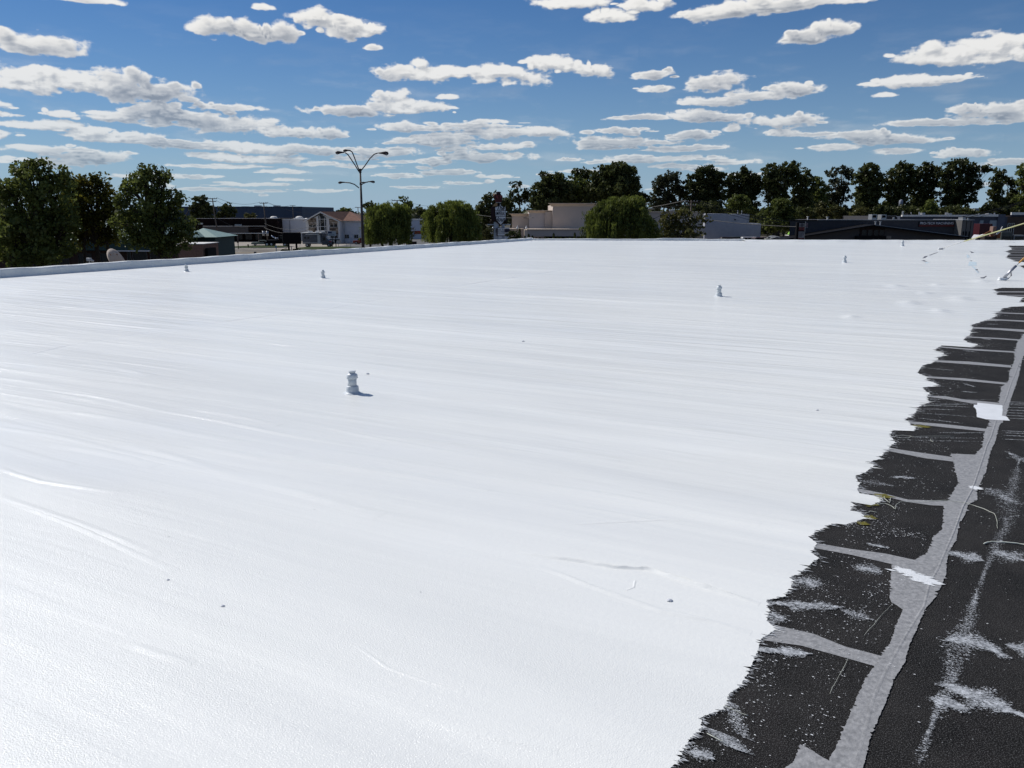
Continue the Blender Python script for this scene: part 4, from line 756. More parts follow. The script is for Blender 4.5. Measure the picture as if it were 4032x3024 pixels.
# --- satellite dish and flood light just beyond the left parapet
Y = 46; c = at(450, 1030, Y); t = thing('satellite_dish', (c.x, Y, 0), 'big tan satellite dish with rust spots showing above the left parapet', 'satellite dish')
DISH = mat('chalky_dish', (.50, .42, .36), .8, .1, 3); b = MB(); n = 28; rr = [0, .25, .5, .72]; vs = []
nrm = Vector((.45, .8, .38)).normalized(); ax = nrm.cross(Vector((0, 0, 1))).normalized(); ay = ax.cross(nrm)
for off in (0, -.03):
    for q in rr:
        for k in range(n): a = 2*math.pi*k/n; p = (ax*math.cos(a)+ay*math.sin(a))*q+nrm*(q*q*.35+off); vs.append(tuple(p))
fs = [(j*n+k, j*n+(k+1) % n, (j+1)*n+(k+1) % n, (j+1)*n+k) for j in range(3) for k in range(n)]; fs += [tuple(i+4*n for i in f[::-1]) for f in fs]; fs += [(3*n+k, 3*n+(k+1) % n, 7*n+(k+1) % n, 7*n+k) for k in range(n)]
d = lob('dish', MB().add([(x, y, z+c.z) for x, y, z in vs], fs), DISH, t, True)
RUST = mat('rust', (.28, .11, .03), .9, .3, 20)
for (q, a, s) in [(.40, 1.75, .055), (.52, 1.95, .03), (.58, .75, .06), (.50, 1.2, .02)]:
    p = (ax*math.cos(a)+ay*math.sin(a))*q+nrm*(q*q*.35-.034); b = MB(); ps = [p+(ax*math.cos(u_)*s*.7+ay*math.sin(u_)*s*1.3)*(1+.25*math.sin(3*u_)) for u_ in np.linspace(0, 6.28, 12, endpoint=False)]
    b.add([(v_.x, v_.y, v_.z+c.z) for v_ in ps], [tuple(range(12))]); local(ob('rust_spot', b, RUST), d)
lob('mast', MB().tube([(0, 0, 0), (0, 0, c.z)], .06, 8), STEEL, t)
c = at(356, 1026, 31.4); t = thing('flood_light', (c.x, c.y, c.z-.02), 'small grey security flood light behind the left parapet, left of the dish', 'flood light')
lob('housing', MB().box(-.13, -.06, .0, .02, .08, .12), STEEL, t, bevel=.01); lob('barrel', MB().tube([(.0, 0, .04), (.13, -.02, .0)], [.05, .035], 10), STEEL, t, True); lob('bracket', MB().tube([(-.05, 0, .02), (-.05, 0, -.5)], .015, 6), STEEL, t)

# --- far blue grey warehouse
Y = 450; t = thing('warehouse', (px(950, Y), Y, 0), 'huge flat blue grey warehouse far off across the road', 'building')
WB = mat('blue_grey_cladding', (.055, .075, .115), .7, .08, .05, stretch=(8, 1, 1)); wall(t, WB, px(560, Y), px(1190, Y), Y, Y+80, 0, pz(814, Y)); wall(t, WB, px(560, Y)-.2, px(1190, Y)+.2, Y-.3, Y-.01, pz(815.5, Y), pz(813.2, Y), 'coping')
for x in (952, 1002, 1078, 1110): wall(t, STEEL, px(x-11, Y), px(x+11, Y), Y+5, Y+9, pz(814, Y), pz(808.5 if x in (1002, 1078) else 812, Y), 'rooftop_unit')
# --- dark brown shop block
Y = 238; t = thing('brown_shop_building', (px(900, Y), Y, 0), 'long dark brown flat roofed shop building with a recessed front', 'building')
DB = mat('dark_brown_brick', (.010, .006, .006), .95, .2, 1, spec=.1); xa, xb = px(748, Y), px(1079, Y); wall(t, DB, xa, xb, Y+2.5, Y+30, 0, pz(861, Y)); wall(t, TRIM, xa, xb+.1, Y+2.4, Y+2.8, pz(861, Y)+.003, pz(860, Y), 'coping')
wall(t, mat('taupe_fascia', (.075, .066, .062), .8, .1, .5), px(796, Y), px(974, Y), Y-.3, Y+2.49, pz(917, Y), pz(891, Y), 'fascia'); wall(t, DB, px(974, Y)+.01, px(1048, Y), Y-.2, Y+2.48, pz(917, Y), pz(891, Y), 'fascia')
wall(t, TRIM, px(796, Y), px(1049, Y), Y-.45, Y-.31, pz(919.5, Y), pz(917.2, Y), 'gutter'); wall(t, TRIM, px(796, Y), px(1046, Y), Y-.4, Y-.302, pz(890.8, Y), pz(889.6, Y), 'gutter')
for x in (862, 902, 928, 1010): wall(t, mat('brown_post', (.14, .10, .08), .8), px(x, Y), px(x+3, Y), Y-.2, Y+.05, 0, pz(917.5, Y)-.2, 'post')
for x in (820, 868, 912, 950, 990): win(t, px(x, Y), px(x+24, Y), Y+2.49, .6, 2.9, frame=mat('dark_frame', (.05, .04, .035), .6), bars=1)
wall(t, STEEL, px(765, Y), px(783, Y), Y+2.3, Y+2.49, pz(884, Y), pz(878, Y), 'sign_board'); wall(t, STEEL, px(910, Y), px(938, Y), Y+2.3, Y+2.49, pz(889, Y), pz(884, Y), 'sign_board')
# --- white warehouse with roof domes
Y = 246; t = thing('white_warehouse', (px(1150, Y), Y, 0), 'pale windowless warehouse with domed roof lights, between the brown shops and the gable house', 'building')
wall(t, mat('pale_grey_cladding', (.50, .52, .56), .8, .06, .5), px(1079, Y)+.05, px(1230, Y), Y, Y+40, 0, pz(866, Y)); wall(t, TRIM, px(1078, Y)+.1, px(1230, Y), Y-.2, Y+.4, pz(866, Y)+.003, pz(862, Y), 'roof_edge'); wall(t, mat('white_membrane', (.7, .7, .68), .7), px(1078, Y)+.2, px(1230, Y), Y+.41, Y+39.9, pz(866, Y)+.003, pz(863, Y), 'roof')
for x in (1073, 1174): wall(t, TRIM, px(x-16, Y+6), px(x+16, Y+6), Y+5, Y+9, pz(863, Y)+.003, pz(859.4, Y), 'skylight_kerb'); c_ = (px(x, Y+6), Y+7, pz(859.4, Y)+.002); o = MB().lathe([(1.2, 0), (1.05, .3), (.7, .5), (0, .62)], c=c_, n=16); ob('skylight', o, TRIM, t, True)
wall(t, mat('grey_pipe', (.2, .2, .22), .7), px(1138, Y), px(1139.4, Y), Y-.15, Y-.003, 0, pz(867, Y), 'downpipe')
# --- house with gable, stone panels and brown roof
Y = 226; t = thing('gable_office_building', (px(1260, Y), Y, 0), 'white two storey office with a tall glazed gable and brown shingle roof', 'building')
GW = mat('white_stucco', (.68, .66, .63), .85, .05, 1); ST = mat('brown_stone', (.17, .125, .09), .9, .45, .9, .03, 1.5, col2=(.36, .29, .22)); SH = mat('brown_shingles', (.16, .085, .062), .95, .2, 1.2)  # stucco is a plain warm white all over
zb = 0; g = lambda x: px(x, Y); ye = pz(871, Y); pk = (g(1263), pz(838, Y)); b = MB().prism([(g(1202), 0), (g(1334), 0), (g(1334), ye-.1), (pk[0], pk[1]-.35), (g(1202), ye-.1)], Y, Y+22, 'y'); ob('wall', b, GW, t)
for (a, c, z0, z1) in [(1212, 1244, 886, 858), (1212, 1244, 928, 895), (1295, 1328, 886, 862), (1295, 1328, 925, 895)]:
    n = 0; W_ = g(c)-g(a); Z0, Z1 = pz(z0, Y), pz(z1, Y); R = random.Random(a+z0); pn = wall(t, ST, g(a), g(c), Y-.06, Y-.003, Z0, Z1, 'stone_panel')
    zz = Z0
    while zz < Z1-.15:
        hh = min(R.uniform(.35, .6), Z1-zz); xx = g(a)
        while xx < g(c)-.12:
            ww = min(R.uniform(.4, .9), g(c)-xx); local(ob('stone', MB().box(xx+.02, Y-.06-R.uniform(.04, .12), zz+.02, xx+ww-.02, Y-.061, zz+hh-.02), [ST, mat('tan_stone', (.34, .27, .2), .9, .3, 2), mat('dark_stone', (.08, .06, .05), .9, .3, 2)][R.choice([0, 0, 1, 2])]), pn); xx += ww
        zz += hh
gl = MB().prism([(g(1253), pz(928, Y)), (g(1284), pz(928, Y)), (g(1284), pz(858, Y)), (g(1264), pz(843, Y)), (g(1253), pz(850, Y))], Y-.07, Y-.003, 'y'); gw = ob('window', gl, GLASS, t)
for x in (1252, 1258.5, 1277, 1284): local(ob('mullion', MB().box(g(x)-.07, Y-.17, pz(928, Y), g(x)+.07, Y-.072, pz(850 if x < 1270 else 857, Y)), TRIM), gw)
for y in (863, 892, 908): local(ob('transom', MB().box(g(1252), Y-.18, pz(y, Y)-.06, g(1284), Y-.073, pz(y, Y)+.06), TRIM), gw)
for (a, c, y0, y1) in [(1213, 1243, 894, 878), (1296, 1328, 894, 877), (1296, 1328, 937, 925)]: win(t, g(a)+.1, g(c)-.1, Y-.064, pz(y0, Y), pz(y1, Y), bars=1)
for x in (1245, 1288): wall(t, GW, g(x), g(x+6), Y-.22, Y-.003, 0, pz(851 if x == 1245 else 861, Y), 'pilaster')
for sg, xe, zz in ((-1, g(1195), pz(875, Y)), (1, g(1338), pz(876, Y))):
    b = MB().prism([(pk[0], pk[1]), (pk[0], pk[1]+.35), (xe, zz+.35), (xe, zz)], Y-.7, Y-.25, 'y'); ob('bargeboard', b, TRIM, t)
b = MB(); X2 = g(1422); b.add([(pk[0], Y-.65, pk[1]+.34), (g(1340), Y-.65, pz(872, Y)+.15), (g(1340), Y+3, pz(872, Y)+.15), (g(1345), Y+11, pk[1]+.34), (pk[0], Y+22, pk[1]+.34), (g(1192), Y-.65, pz(875, Y)+.36), (g(1192), Y+22, pz(875, Y)+.36), (X2, Y+3, pz(872, Y)+.15), (g(1348), Y+11, pk[1]+.34), (X2, Y+20, pz(872, Y)+.15)],
   [(0, 1, 2, 3), (0, 3, 4), (0, 4, 6, 5), (2, 7, 8, 3), (7, 9, 8), (3, 8, 9, 4)]); ob('roof', b, SH, t)
wall(t, mat('grey_white_stucco', (.60, .60, .62), .85, .05, 1), g(1334)+.02, g(1419), Y+4, Y+20, 0, pz(873, Y)); wall(t, TRIM, g(1334)+.05, g(1422), Y+3.4, Y+3.99, pz(874, Y), pz(871, Y)-.02, 'gutter')
for x in (1354, 1391): win(t, px(x, Y+4), px(x+16, Y+4), Y+4, pz(938, Y+4), pz(924, Y+4), bars=1)
wall(t, STEEL, g(1341), g(1343), Y+3.8, Y+3.99, 0, pz(874, Y), 'downpipe'); wall(t, DB, g(1291), g(1334), Y-.5, Y-.23, 0, pz(942, Y), 'plinth')
# --- long pale building behind the willows
Y = 262; t = thing('long_pale_building', (px(1650, Y), Y, 0), 'long pale grey flat building with a red band, behind the two left willows', 'building')
LG = mat('blue_white_cladding', (.46, .50, .57), .8, .06, .4); wall(t, LG, px(1395, Y), px(1680, Y), Y, Y+30, 0, pz(866, Y)); wall(t, TRIM, px(1394, Y), px(1681, Y), Y-.3, Y+.3, pz(866, Y)+.004, pz(861.5, Y), 'roof_edge'); wall(t, mat('red_panel', (.26, .035, .02), .6), px(1630, Y), px(1664, Y), Y-.1, Y-.003, pz(921, Y), pz(909, Y), 'sign_band')
win(t, px(1652, Y), px(1664, Y), Y, pz(885, Y), pz(868, Y), bars=0); wall(t, STEEL, px(1690, Y), px(1700, Y), Y+4, Y+6, pz(861, Y), pz(852, Y), 'rooftop_unit')
Y = 250; t = thing('low_blue_shop', (px(1915, Y), Y, 0), 'low shop with a navy roof band left of the shield sign', 'building')
wall(t, WHITE, px(1880, Y), px(2160, Y), Y, Y+15, 0, pz(914, Y)); wall(t, mat('navy_fascia', (.012, .016, .04), .5), px(1878, Y), px(2162, Y), Y-.3, Y+15.1, pz(914, Y)+.003, pz(900, Y), 'fascia'); wall(t, TRIM, px(1878, Y), px(2162, Y), Y-.35, Y-.301, pz(901, Y), pz(899, Y), 'roof_edge')
for x in (1890, 1925): win(t, px(x, Y), px(x+18, Y), Y, 1, pz(920, Y), bars=1)
for k, (x, cl) in enumerate([(1905, DARKM), (1960, STEEL)]): wall(t, cl, px(x, Y), px(x+22, Y), Y+3, Y+6, pz(900, Y), pz(895, Y), 'rooftop_unit')

# --- beige store
Y = 150; t = thing('beige_store', (px(2300, Y), Y, 0), 'large beige stucco store front with stepped cornices', 'building')
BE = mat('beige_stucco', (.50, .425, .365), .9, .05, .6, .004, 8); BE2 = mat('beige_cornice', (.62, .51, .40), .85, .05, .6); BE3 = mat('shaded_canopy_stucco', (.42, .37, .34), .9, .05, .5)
g = lambda x: px(x, Y)
def cornice(xa, xb, y, zt, zbm, yd):                              # flared cornice, returns at both ends
    h = zt-zbm; pr = [(0, 0), (.10, .25*h), (.22, .5*h), (.45, .78*h), (.62, .86*h), (.62, h), (0, h)]
    b = MB(); vs = []; n = len(pr)
    for (x, sx) in ((xa, -1), (xb, 1)): vs += [(x+sx*p, y-p, zbm+q) for p, q in pr]
    b.add(vs, [(i, i+1, n+i+1, n+i) for i in range(n-1)]+[tuple(range(n))[::-1], tuple(range(n, 2*n))]); ob('cornice', b, BE2, t)
wall(t, BE, g(2016), g(2084), Y+3, Y+14, 0, pz(841, Y)-.3); cornice(g(2016), g(2080), Y+3, pz(841, Y), pz(852, Y), 0)
wall(t, mat('grey_beige_stucco', (.50, .45, .425), .9, .05, .6), g(2084)+.02, g(2147), Y+1.5, Y+14, 0, pz(828, Y)-.3); cornice(g(2084), g(2172), Y+1.5, pz(828, Y), pz(839, Y), 0)
wall(t, BE, g(2147)+.02, g(2176), Y+1, Y+14, 0, pz(828, Y)-.25)
wall(t, BE, g(2176)+.02, g(2536), Y, Y+20, 0, pz(800, Y)-.3); cornice(g(2170), g(2540), Y, pz(800, Y), pz(813, Y), 0)
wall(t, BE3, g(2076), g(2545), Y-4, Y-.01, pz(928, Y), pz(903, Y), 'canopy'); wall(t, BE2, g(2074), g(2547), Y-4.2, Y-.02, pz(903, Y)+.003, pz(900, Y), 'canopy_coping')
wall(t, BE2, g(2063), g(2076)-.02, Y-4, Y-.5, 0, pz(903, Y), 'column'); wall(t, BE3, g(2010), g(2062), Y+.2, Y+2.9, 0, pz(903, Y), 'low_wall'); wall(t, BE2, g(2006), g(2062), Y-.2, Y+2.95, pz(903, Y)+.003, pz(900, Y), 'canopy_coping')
for x in (2037, 2072): ob('finial', MB().lathe([(.28, 0), (.22, .15), (.1, .35), (.05, .55), (0, .6)], c=(g(x), Y-2, pz(900, Y)+.002), n=10), TRIM, t, True)
wall(t, DARKM, g(2150), g(2530), Y-.3, Y-.011, 0, pz(928, Y)-.1, 'dark_front_sheet')  # flat black sheet closing the front below the canopy
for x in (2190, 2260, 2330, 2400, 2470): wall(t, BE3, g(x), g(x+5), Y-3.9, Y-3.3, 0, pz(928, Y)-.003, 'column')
wall(t, BE, g(2544), g(2565), Y+2, Y+14, 0, pz(824, Y)-.2); cornice(g(2546), g(2569), Y+2, pz(822, Y), pz(832, Y), 0)
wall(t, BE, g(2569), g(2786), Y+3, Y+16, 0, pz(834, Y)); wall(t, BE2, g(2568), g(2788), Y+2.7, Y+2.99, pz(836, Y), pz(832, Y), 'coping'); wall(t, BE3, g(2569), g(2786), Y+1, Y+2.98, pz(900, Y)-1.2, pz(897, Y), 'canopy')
# --- grey shed
Y = 166; t = thing('grey_block_shed', (px(2900, Y), Y, 0), 'plain blue grey block shed with a stepped roof line right of the tan store corner', 'building')
SG = mat('blue_grey_block', (.36, .37, .41), .9, .07, 1.5, .003, 6); g = lambda x: px(x, Y)
wall(t, SG, g(2778), g(2866), Y, Y+20, 0, pz(841, Y)); wall(t, SG, g(2866)+.01, g(2949), Y+.02, Y+20, 0, pz(843, Y)); wall(t, SG, g(2949)+.01, g(3000), Y+.04, Y+20, 0, pz(880, Y)); wall(t, STEEL, g(2948), g(2951), Y-.1, Y-.005, pz(882, Y), pz(843, Y), 'downpipe'); wall(t, DARKM, g(2893), g(2898), Y-.25, Y-.005, pz(867, Y), pz(863, Y), 'wall_lamp')
for x in (2920, 2936): wall(t, STEEL, g(x), g(x)+.12, Y+3, Y+3.12, pz(843, Y), pz(828, Y), 'vent_pipe')
# --- machine shop
Y = 150; t = thing('machine_shop', (px(3500, Y), Y, 0), 'long low grey machine shop with a dark shallow gable and red lettered sign', 'building')
MG = mat('charcoal_block', (.047, .047, .053), .9, .1, 1.5, .003, 6); MT_ = mat('taupe_block', (.068, .062, .060), .9, .08, 1.2, .003, 6); RC = mat('roof_coping', (.26, .27, .28), .7, .1, 1); g = lambda x: px(x, Y)
zt = lambda x: pz(871+(x-3140)*(-.006), Y)
ob('wall', MB().prism([(g(3143), Y+4), (g(3815), Y+4), (g(3815), Y+26), (px(3150, Y+26), Y+26)], 0, pz(868, Y), 'z'), MG, t); wall(t, RC, g(3255), g(3815), Y+3.8, Y+4.4, pz(868, Y)+.003, pz(865.5, Y), 'coping'); wall(t, DARKM, g(3140), g(3255)-.02, Y+3.8, Y+4.4, pz(869, Y)+.003, pz(866.5, Y), 'coping')
b = MB().prism([(g(3108), 0), (g(3805), 0), (g(3805), pz(934, Y)), (g(3432), pz(887, Y)), (g(3108), pz(938, Y))], Y, Y+3.9, 'y'); ob('front_wall', b, MT_, t)
b = MB().prism([(g(3080), pz(941, Y)), (g(3436), pz(884, Y)), (g(3436), pz(888.5, Y)), (g(3080), pz(945, Y))], Y-1.6, Y+3.95, 'y'); b2 = MB().prism([(g(3436)+.005, pz(884, Y)), (g(3805), pz(930, Y)), (g(3805), pz(934.5, Y)), (g(3436)+.005, pz(888.5, Y))], Y-1.6, Y+3.95, 'y')
ob('gable_roof', b, DARKM, t); ob('gable_roof', b2, RC, t); ob('gable_edge', MB().prism([(g(3436)+.01, pz(886, Y)), (g(3805), pz(932, Y)), (g(3805), pz(937.5, Y)), (g(3436)+.01, pz(891.5, Y))], Y-1.75, Y-1.61, 'y'), DARKM, t)
wall(t, mat('dark_red_brick', (.028, .017, .016), .9, .2, 2), g(3392), g(3489), Y-.15, Y-.004, 0, pz(893, Y), 'entrance_bay'); wall(t, DARKM, g(3374), g(3492), Y-.8, Y-.16, 0, pz(929, Y), 'planter_wall')
for x in (3400, 3424, 3448, 3470): win(t, g(x), g(x+16), Y-.16, pz(926, Y), pz(906, Y), frame=mat('dark_frame', (.05, .04, .035), .6), bars=0)
sb = wall(t, mat('sign_backing', (.012, .008, .010), .6), g(3664), g(3806), Y+3.75, Y+3.99, pz(894, Y), pz(874, Y), 'sign_board'); wall(t, mat('dark_red_band', (.085, .012, .012), .6), g(3664), g(3806), Y+3.7, Y+3.74, pz(893.5, Y), pz(886, Y), 'sign_band')
x_ = text('lettering', 'PRO-TECH MACHINING', mat('dull_letters', (.42, .42, .44), .6), t, ((g(3735)-t.location.x), 3.68, pz(880.5, Y)), .62, 1.0, 0, .03, bold=.012)
w_ = max(v_.co.x for v_ in x_.data.vertices)-min(v_.co.x for v_ in x_.data.vertices); x_.scale = ((g(3803)-g(3667))/w_, 1, 1)
pi = wall(t, mat('beige_sign', (.22, .19, .16), .7), g(3496), g(3518), Y-.12, Y-.004, pz(939, Y), pz(929, Y), 'notice_board')
for (xa, xb, y0) in [(3811, 3828, 868), (3831, 3845, 869), (3848, 3856, 871)]: wall(t, mat('grey_panel', (.11, .105, .10), .8, .1, 1), g(xa), g(xb), Y+1.5, Y+12, 0, pz(y0, Y), 'side_wall')
wall(t, RC, g(3810), g(3858), Y+1.3, Y+12, pz(868, Y)+.02, pz(865, Y), 'side_roof')
for x in (3818, 3829, 3842): wall(t, DARKM, g(x), g(x)+.18, Y+1.4, Y+1.49, .5, pz(912, Y), 'slot_window')
for (x, y, w, h_, m, nm) in [(3445, 860, 20, 16, STEEL, 'rooftop_unit'), (3482, 860, 20, 15, STEEL, 'rooftop_unit'), (3522, 862, 6, 7, STEEL, 'roof_ventilator'), (3800, 866, 12, 10, STEEL, 'roof_ventilator'), (3816, 866, 6, 8, STEEL, 'roof_ventilator'), (3183, 868, 3.5, 14, TRIM, 'flue'), (3261, 867, 4.5, 12, TRIM, 'flue'), (3452, 887, 3.5, 14, STEEL, 'flue'), (3471, 887, 3.5, 14, STEEL, 'flue')]:
    yy = Y+7 if y < 880 else Y+2; z0 = pz(y+2, Y); u = ob(nm, MB().box(px(x-w/2, yy), yy, z0-.3, px(x+w/2, yy), yy+1.6 if w > 8 else yy+.2, pz(y-h_, yy)), m, t)
    if w > 15: local(ob('vent_grille', MB().box(px(x-w/3, yy), yy-.05, pz(y-3, yy), px(x+w/3, yy), yy-.003, pz(y-h_+3, yy)), DARKM), u)
    if 3 < w < 5: local(ob('flue_cap', MB().box(px(x-w, yy), yy-.15, pz(y-h_, yy)+.003, px(x+w, yy), yy+.35, pz(y-h_-1.5, yy)), m), u)
# sign pylon and flag at its left end
Y = 142; g = lambda x: px(x, Y); t = thing('sign_pylon', (g(3157), Y, 0), 'dark sign pylon with pale and red panels beside the machine shop', 'sign')
wall(t, DARKM, g(3142), g(3174), Y, Y+.8, 0, pz(875, Y), 'frame')
for (a, c, m) in [(894, 879, mat('pale_panel', (.20, .19, .19), .6, .3, 2)), (907, 894.6, mat('red_panel2', (.13, .03, .03), .6, .3, 2)), (937, 911.5, mat('pale_panel', (.2, .19, .19), .6)), (941.5, 937.5, mat('red_panel2', (.13, .03, .03), .6))]: pn = wall(t, m, g(3150), g(3172), Y-.08, Y-.004, pz(a, Y), pz(c, Y), 'panel')
for k in range(5): wall(t, mat('grey_print', (.07, .065, .07), .7), g(3152), g(3152+15-2*(k % 3)), Y-.1, Y-.083, pz(917+4*k, Y), pz(915.6+4*k, Y), 'print_line')
o = ob('ring_mark', MB().prism([(g(3161)+math.cos(a)*.28, pz(886.5, Y)+math.sin(a)*.28) for a in np.linspace(0, 6.28, 20, endpoint=False)], Y-.1, Y-.083, 'y'), mat('grey_print', (.07, .065, .07), .7), t)
Y = 146; g = lambda x: px(x, Y); t = thing('striped_flag', (g(3175), Y, 0), 'faded red and white striped flag hanging beside the sign pylon', 'flag')
lob('flagpole', MB().tube([(0, 0, 0), (0, 0, pz(872, Y))], .035, 6), STEEL, t)
for k in range(7):
    b = MB(); n = 6; vs = []
    for j in range(n+1): q = j/n; vs += [(.05+q*.42, .05*math.sin(q*6+k), pz(877+2.6*k, Y)-.06*q), (.05+q*.42, .05*math.sin(q*6+k)+.01, pz(877+2.6*(k+1), Y)-.06*q)]
    b.add(vs, [(2*j, 2*j+1, 2*j+3, 2*j+2) for j in range(n)]); lob('stripe', b, mat('flag_white', (.25, .22, .23), .8) if k % 2 == 0 else mat('flag_red', (.08, .03, .04), .8), t)
# --- right hand buildings
Y = 190; g = lambda x: px(x, Y); t = thing('blue_workshop', (g(3750), Y, 0), 'long blue grey workshop with a pale roof edge behind the machine shop', 'building')
wall(t, mat('slate_blue_cladding', (.05, .06, .085), .7, .08, .6), g(3546), g(3970), Y, Y+30, 0, pz(853, Y)); wall(t, TRIM, g(3551), g(3929), Y-.4, Y+.2, pz(853, Y)+.003, pz(846, Y), 'roof_edge'); wall(t, MG, g(3456), g(3546)-.02, Y+2, Y+20, 0, pz(851, Y)); wall(t, RC, g(3456), g(3546)-.02, Y+1.6, Y+2.2, pz(851, Y)+.003, pz(849.5, Y), 'coping')
wall(t, mat('blue_end_block', (.07, .085, .115), .8, .08, .6), g(3929)+.02, g(3958), Y-.3, Y+9, 0, pz(844, Y), 'end_block')
for (a, c) in [(3862, 3876), (3901, 3934)]: wall(t, mat('pale_blue_door', (.25, .30, .33), .6, .06, 1), g(a), g(c), Y-.12, Y-.003, 0, pz(868, Y), 'roller_door')
for (x, w, h_) in [(3587, 1.6, 15), (3591, 1.6, 15), (3614, 10, 7), (3622, 2, 10), (3655, 3, 12), (3672, 12, 8), (3762, 4, 9), (3769, 4, 9), (3780, 12, 6), (3896, 3, 5), (3940, 14, 6), (3958, 3, 9)]:
    ob('roof_ventilator' if w > 5 else 'flue', MB().box(g(x-w/2), Y+4, pz(853, Y), g(x+w/2), Y+5.5 if w > 5 else Y+4.3, pz(846-h_, Y)), STEEL if w != 10 else DARKM, t)
Y = 205; g = lambda x: px(x, Y); t = thing('brown_brick_block', (g(4000), Y, 0), 'dim brown brick block with a white roof strip at the right edge', 'building')
wall(t, mat('umber_brick', (.075, .052, .042), .9, .15, 1), g(3959), g(4120), Y, Y+20, 0, pz(851, Y)); wall(t, mat('navy_fascia', (.012, .016, .04), .5), g(3982), g(4120), Y-.2, Y+.2, pz(853, Y), pz(846, Y), 'fascia'); wall(t, TRIM, g(3981), g(4120), Y-.3, Y+.1, pz(846, Y)+.003, pz(836, Y), 'roof_edge'); win(t, g(3975), g(3999), Y, .5, pz(880, Y), bars=2)
Y = 330; g = lambda x: px(x, Y); t = thing('pale_house', (g(3870), Y, 0), 'pale building glimpsed between trunks under the far right trees', 'building'); wall(t, mat('pale_siding', (.32, .32, .34), .8), g(3828), g(3900), Y, Y+12, 0, pz(820, Y)); wall(t, WHITE, g(3230), g(3290), Y, Y+12, 0, pz(838, Y))
# grain silo like tank and utility drum on a pole
Y = 228; g = lambda x: px(x, Y); t = thing('water_tank', (g(3544), Y, 0), 'small grey cylindrical tank on legs between the dark trunks', 'tank'); lob('tank', MB().lathe([(.45, pz(812, Y)), (.52, pz(811, Y)), (.52, pz(790, Y)), (.2, pz(786, Y)), (0, pz(785, Y))], n=14), mat('pale_tank', (.2, .22, .26), .6), t, True); lob('leg', MB().tube([(0, 0, 0), (0, 0, pz(812, Y))], .12, 8), STEEL, t)

# --- the crown and shield sign
Y = 125; g = lambda x: px(x, Y); t = thing('shield_sign', (g(1968), Y, 0), 'tall shield shaped restaurant sign topped with a red crown', 'sign'); ox = t.location.x
SB = mat('maroon_sign_box', (.028, .010, .012), .6, .2, 2); SW = mat('dirty_white_panel', (.80, .80, .80), .6, .08, 2); SK = mat('black_letters', (.014, .012, .016), .6); CR = mat('crown_red', (.085, .018, .018), .6, .3, 3); GO = mat('faded_gold', (.36, .22, .11), .7, .3, 3); PG = mat('pale_grey_pylon', (.48, .52, .58), .85, .08, 1)
q = lambda u_, v_: (g(1900+u_/7.54)-ox, pz(740+v_/7.54, Y))
out_ = [(525,455),(560,520),(640,555),(700,560),(705,940),(540,1130),(370,990),(368,560),(440,545),(490,510)]
lob('sign_box', MB().prism([q(*p) for p in out_], 0, 1.15, 'y'), SB, t)
bl_ = [(245,560),(365,548),(365,1000),(330,1010),(245,900)]; lob('side_box', MB().prism([q(*p) for p in bl_], .15, 1.6, 'y'), SB, t)
inn_ = [(532,485),(565,540),(620,572),(678,578),(685,925),(540,1095),(395,925),(378,580),(440,562),(500,525)]
pn = lob('sign_face', MB().prism([q(*p) for p in inn_], -.05, -.004, 'y'), SW, t)
for v_ in (672, 845): a, c = q(384, v_), q(688, v_); local(ob('divider', MB().box(a[0], -.075, a[1]-.04, c[0], -.052, a[1]+.04), mat('grey_bar', (.12, .11, .12), .6)), pn)
cx, cz = q(525, 600); text('lettering', 'The', SK, t, (cx, -.06, cz), .95, .8, .35, .012, bold=.02)
cx, cz = q(533, 762); tt = text('lettering', 'IMPERIAL', SK, t, (cx, -.06, cz), 1.0, 1, 0, .012, bold=.012); ww = max(v.co.x for v in tt.data.vertices)-min(v.co.x for v in tt.data.vertices); hh = max(v.co.y for v in tt.data.vertices)-min(v.co.y for v in tt.data.vertices)
tt.scale = ((q(665, 0)[0]-q(400, 0)[0])/ww, (q(0, 705)[1]-q(0, 818)[1])/hh, 1)
cx, cz = q(540, 935); text('lettering', 'House', SK, t, (cx, -.06, cz), .98, .74, .35, .012, bold=.02)
crown = [(375,425),(365,330),(340,260),(335,220),(360,195),(410,205),(465,205),(520,208),(560,205),(590,225),(595,270),(575,340),(560,420),(520,440),(440,440)]
cr = lob('crown', MB().prism([q(*p) for p in crown], .2, 1.1, 'y'), CR, t, bevel=.04)
for pl in [[(400,225),(455,215),(470,300),(440,330),(420,300)], [(510,225),(575,225),(585,270),(540,300),(530,340)]]: local(ob('crown_lobe', MB().prism([q(*p) for p in pl], .1, .195, 'y'), mat('crown_bright_red', (.2, .04, .04), .6)), cr)
local(ob('crown_arch', MB().tube([(q(345, 240)[0], .4, q(345, 240)[1]), (q(370, 200)[0], .4, q(370, 200)[1]+.05), (q(415, 210)[0], .4, q(415, 210)[1])], .16, 8), GO), cr)
local(ob('orb', MB().tube([(q(468, 205)[0], .6, q(468, 205)[1]), (q(468, 175)[0], .6, q(468, 175)[1]), (q(468, 160)[0], .6, q(468, 160)[1]), (q(466, 125)[0], .6, q(466, 125)[1]), (q(466, 105)[0], .6, q(466, 105)[1])], [.42, .45, .3, .5, .15], 12), SB, None, True), cr)
for u_ in (410, 450, 490, 530): a, c = q(u_, 450), q(u_+20, 425); local(ob('crown_jewel', MB().box(a[0], .1, a[1], c[0], .19, c[1]), TRIM), cr)
lob('gold_shoulder', MB().prism([q(*p) for p in [(290,548),(330,510),(385,440),(440,445),(440,510),(460,520),(400,545)]], .1, 1.2, 'y'), GO, t)
lob('post', MB().tube([(q(468, 0)[0], .8, q(0, 560)[1]), (q(468, 0)[0], .8, q(0, 430)[1])], .2, 8), SB, t)
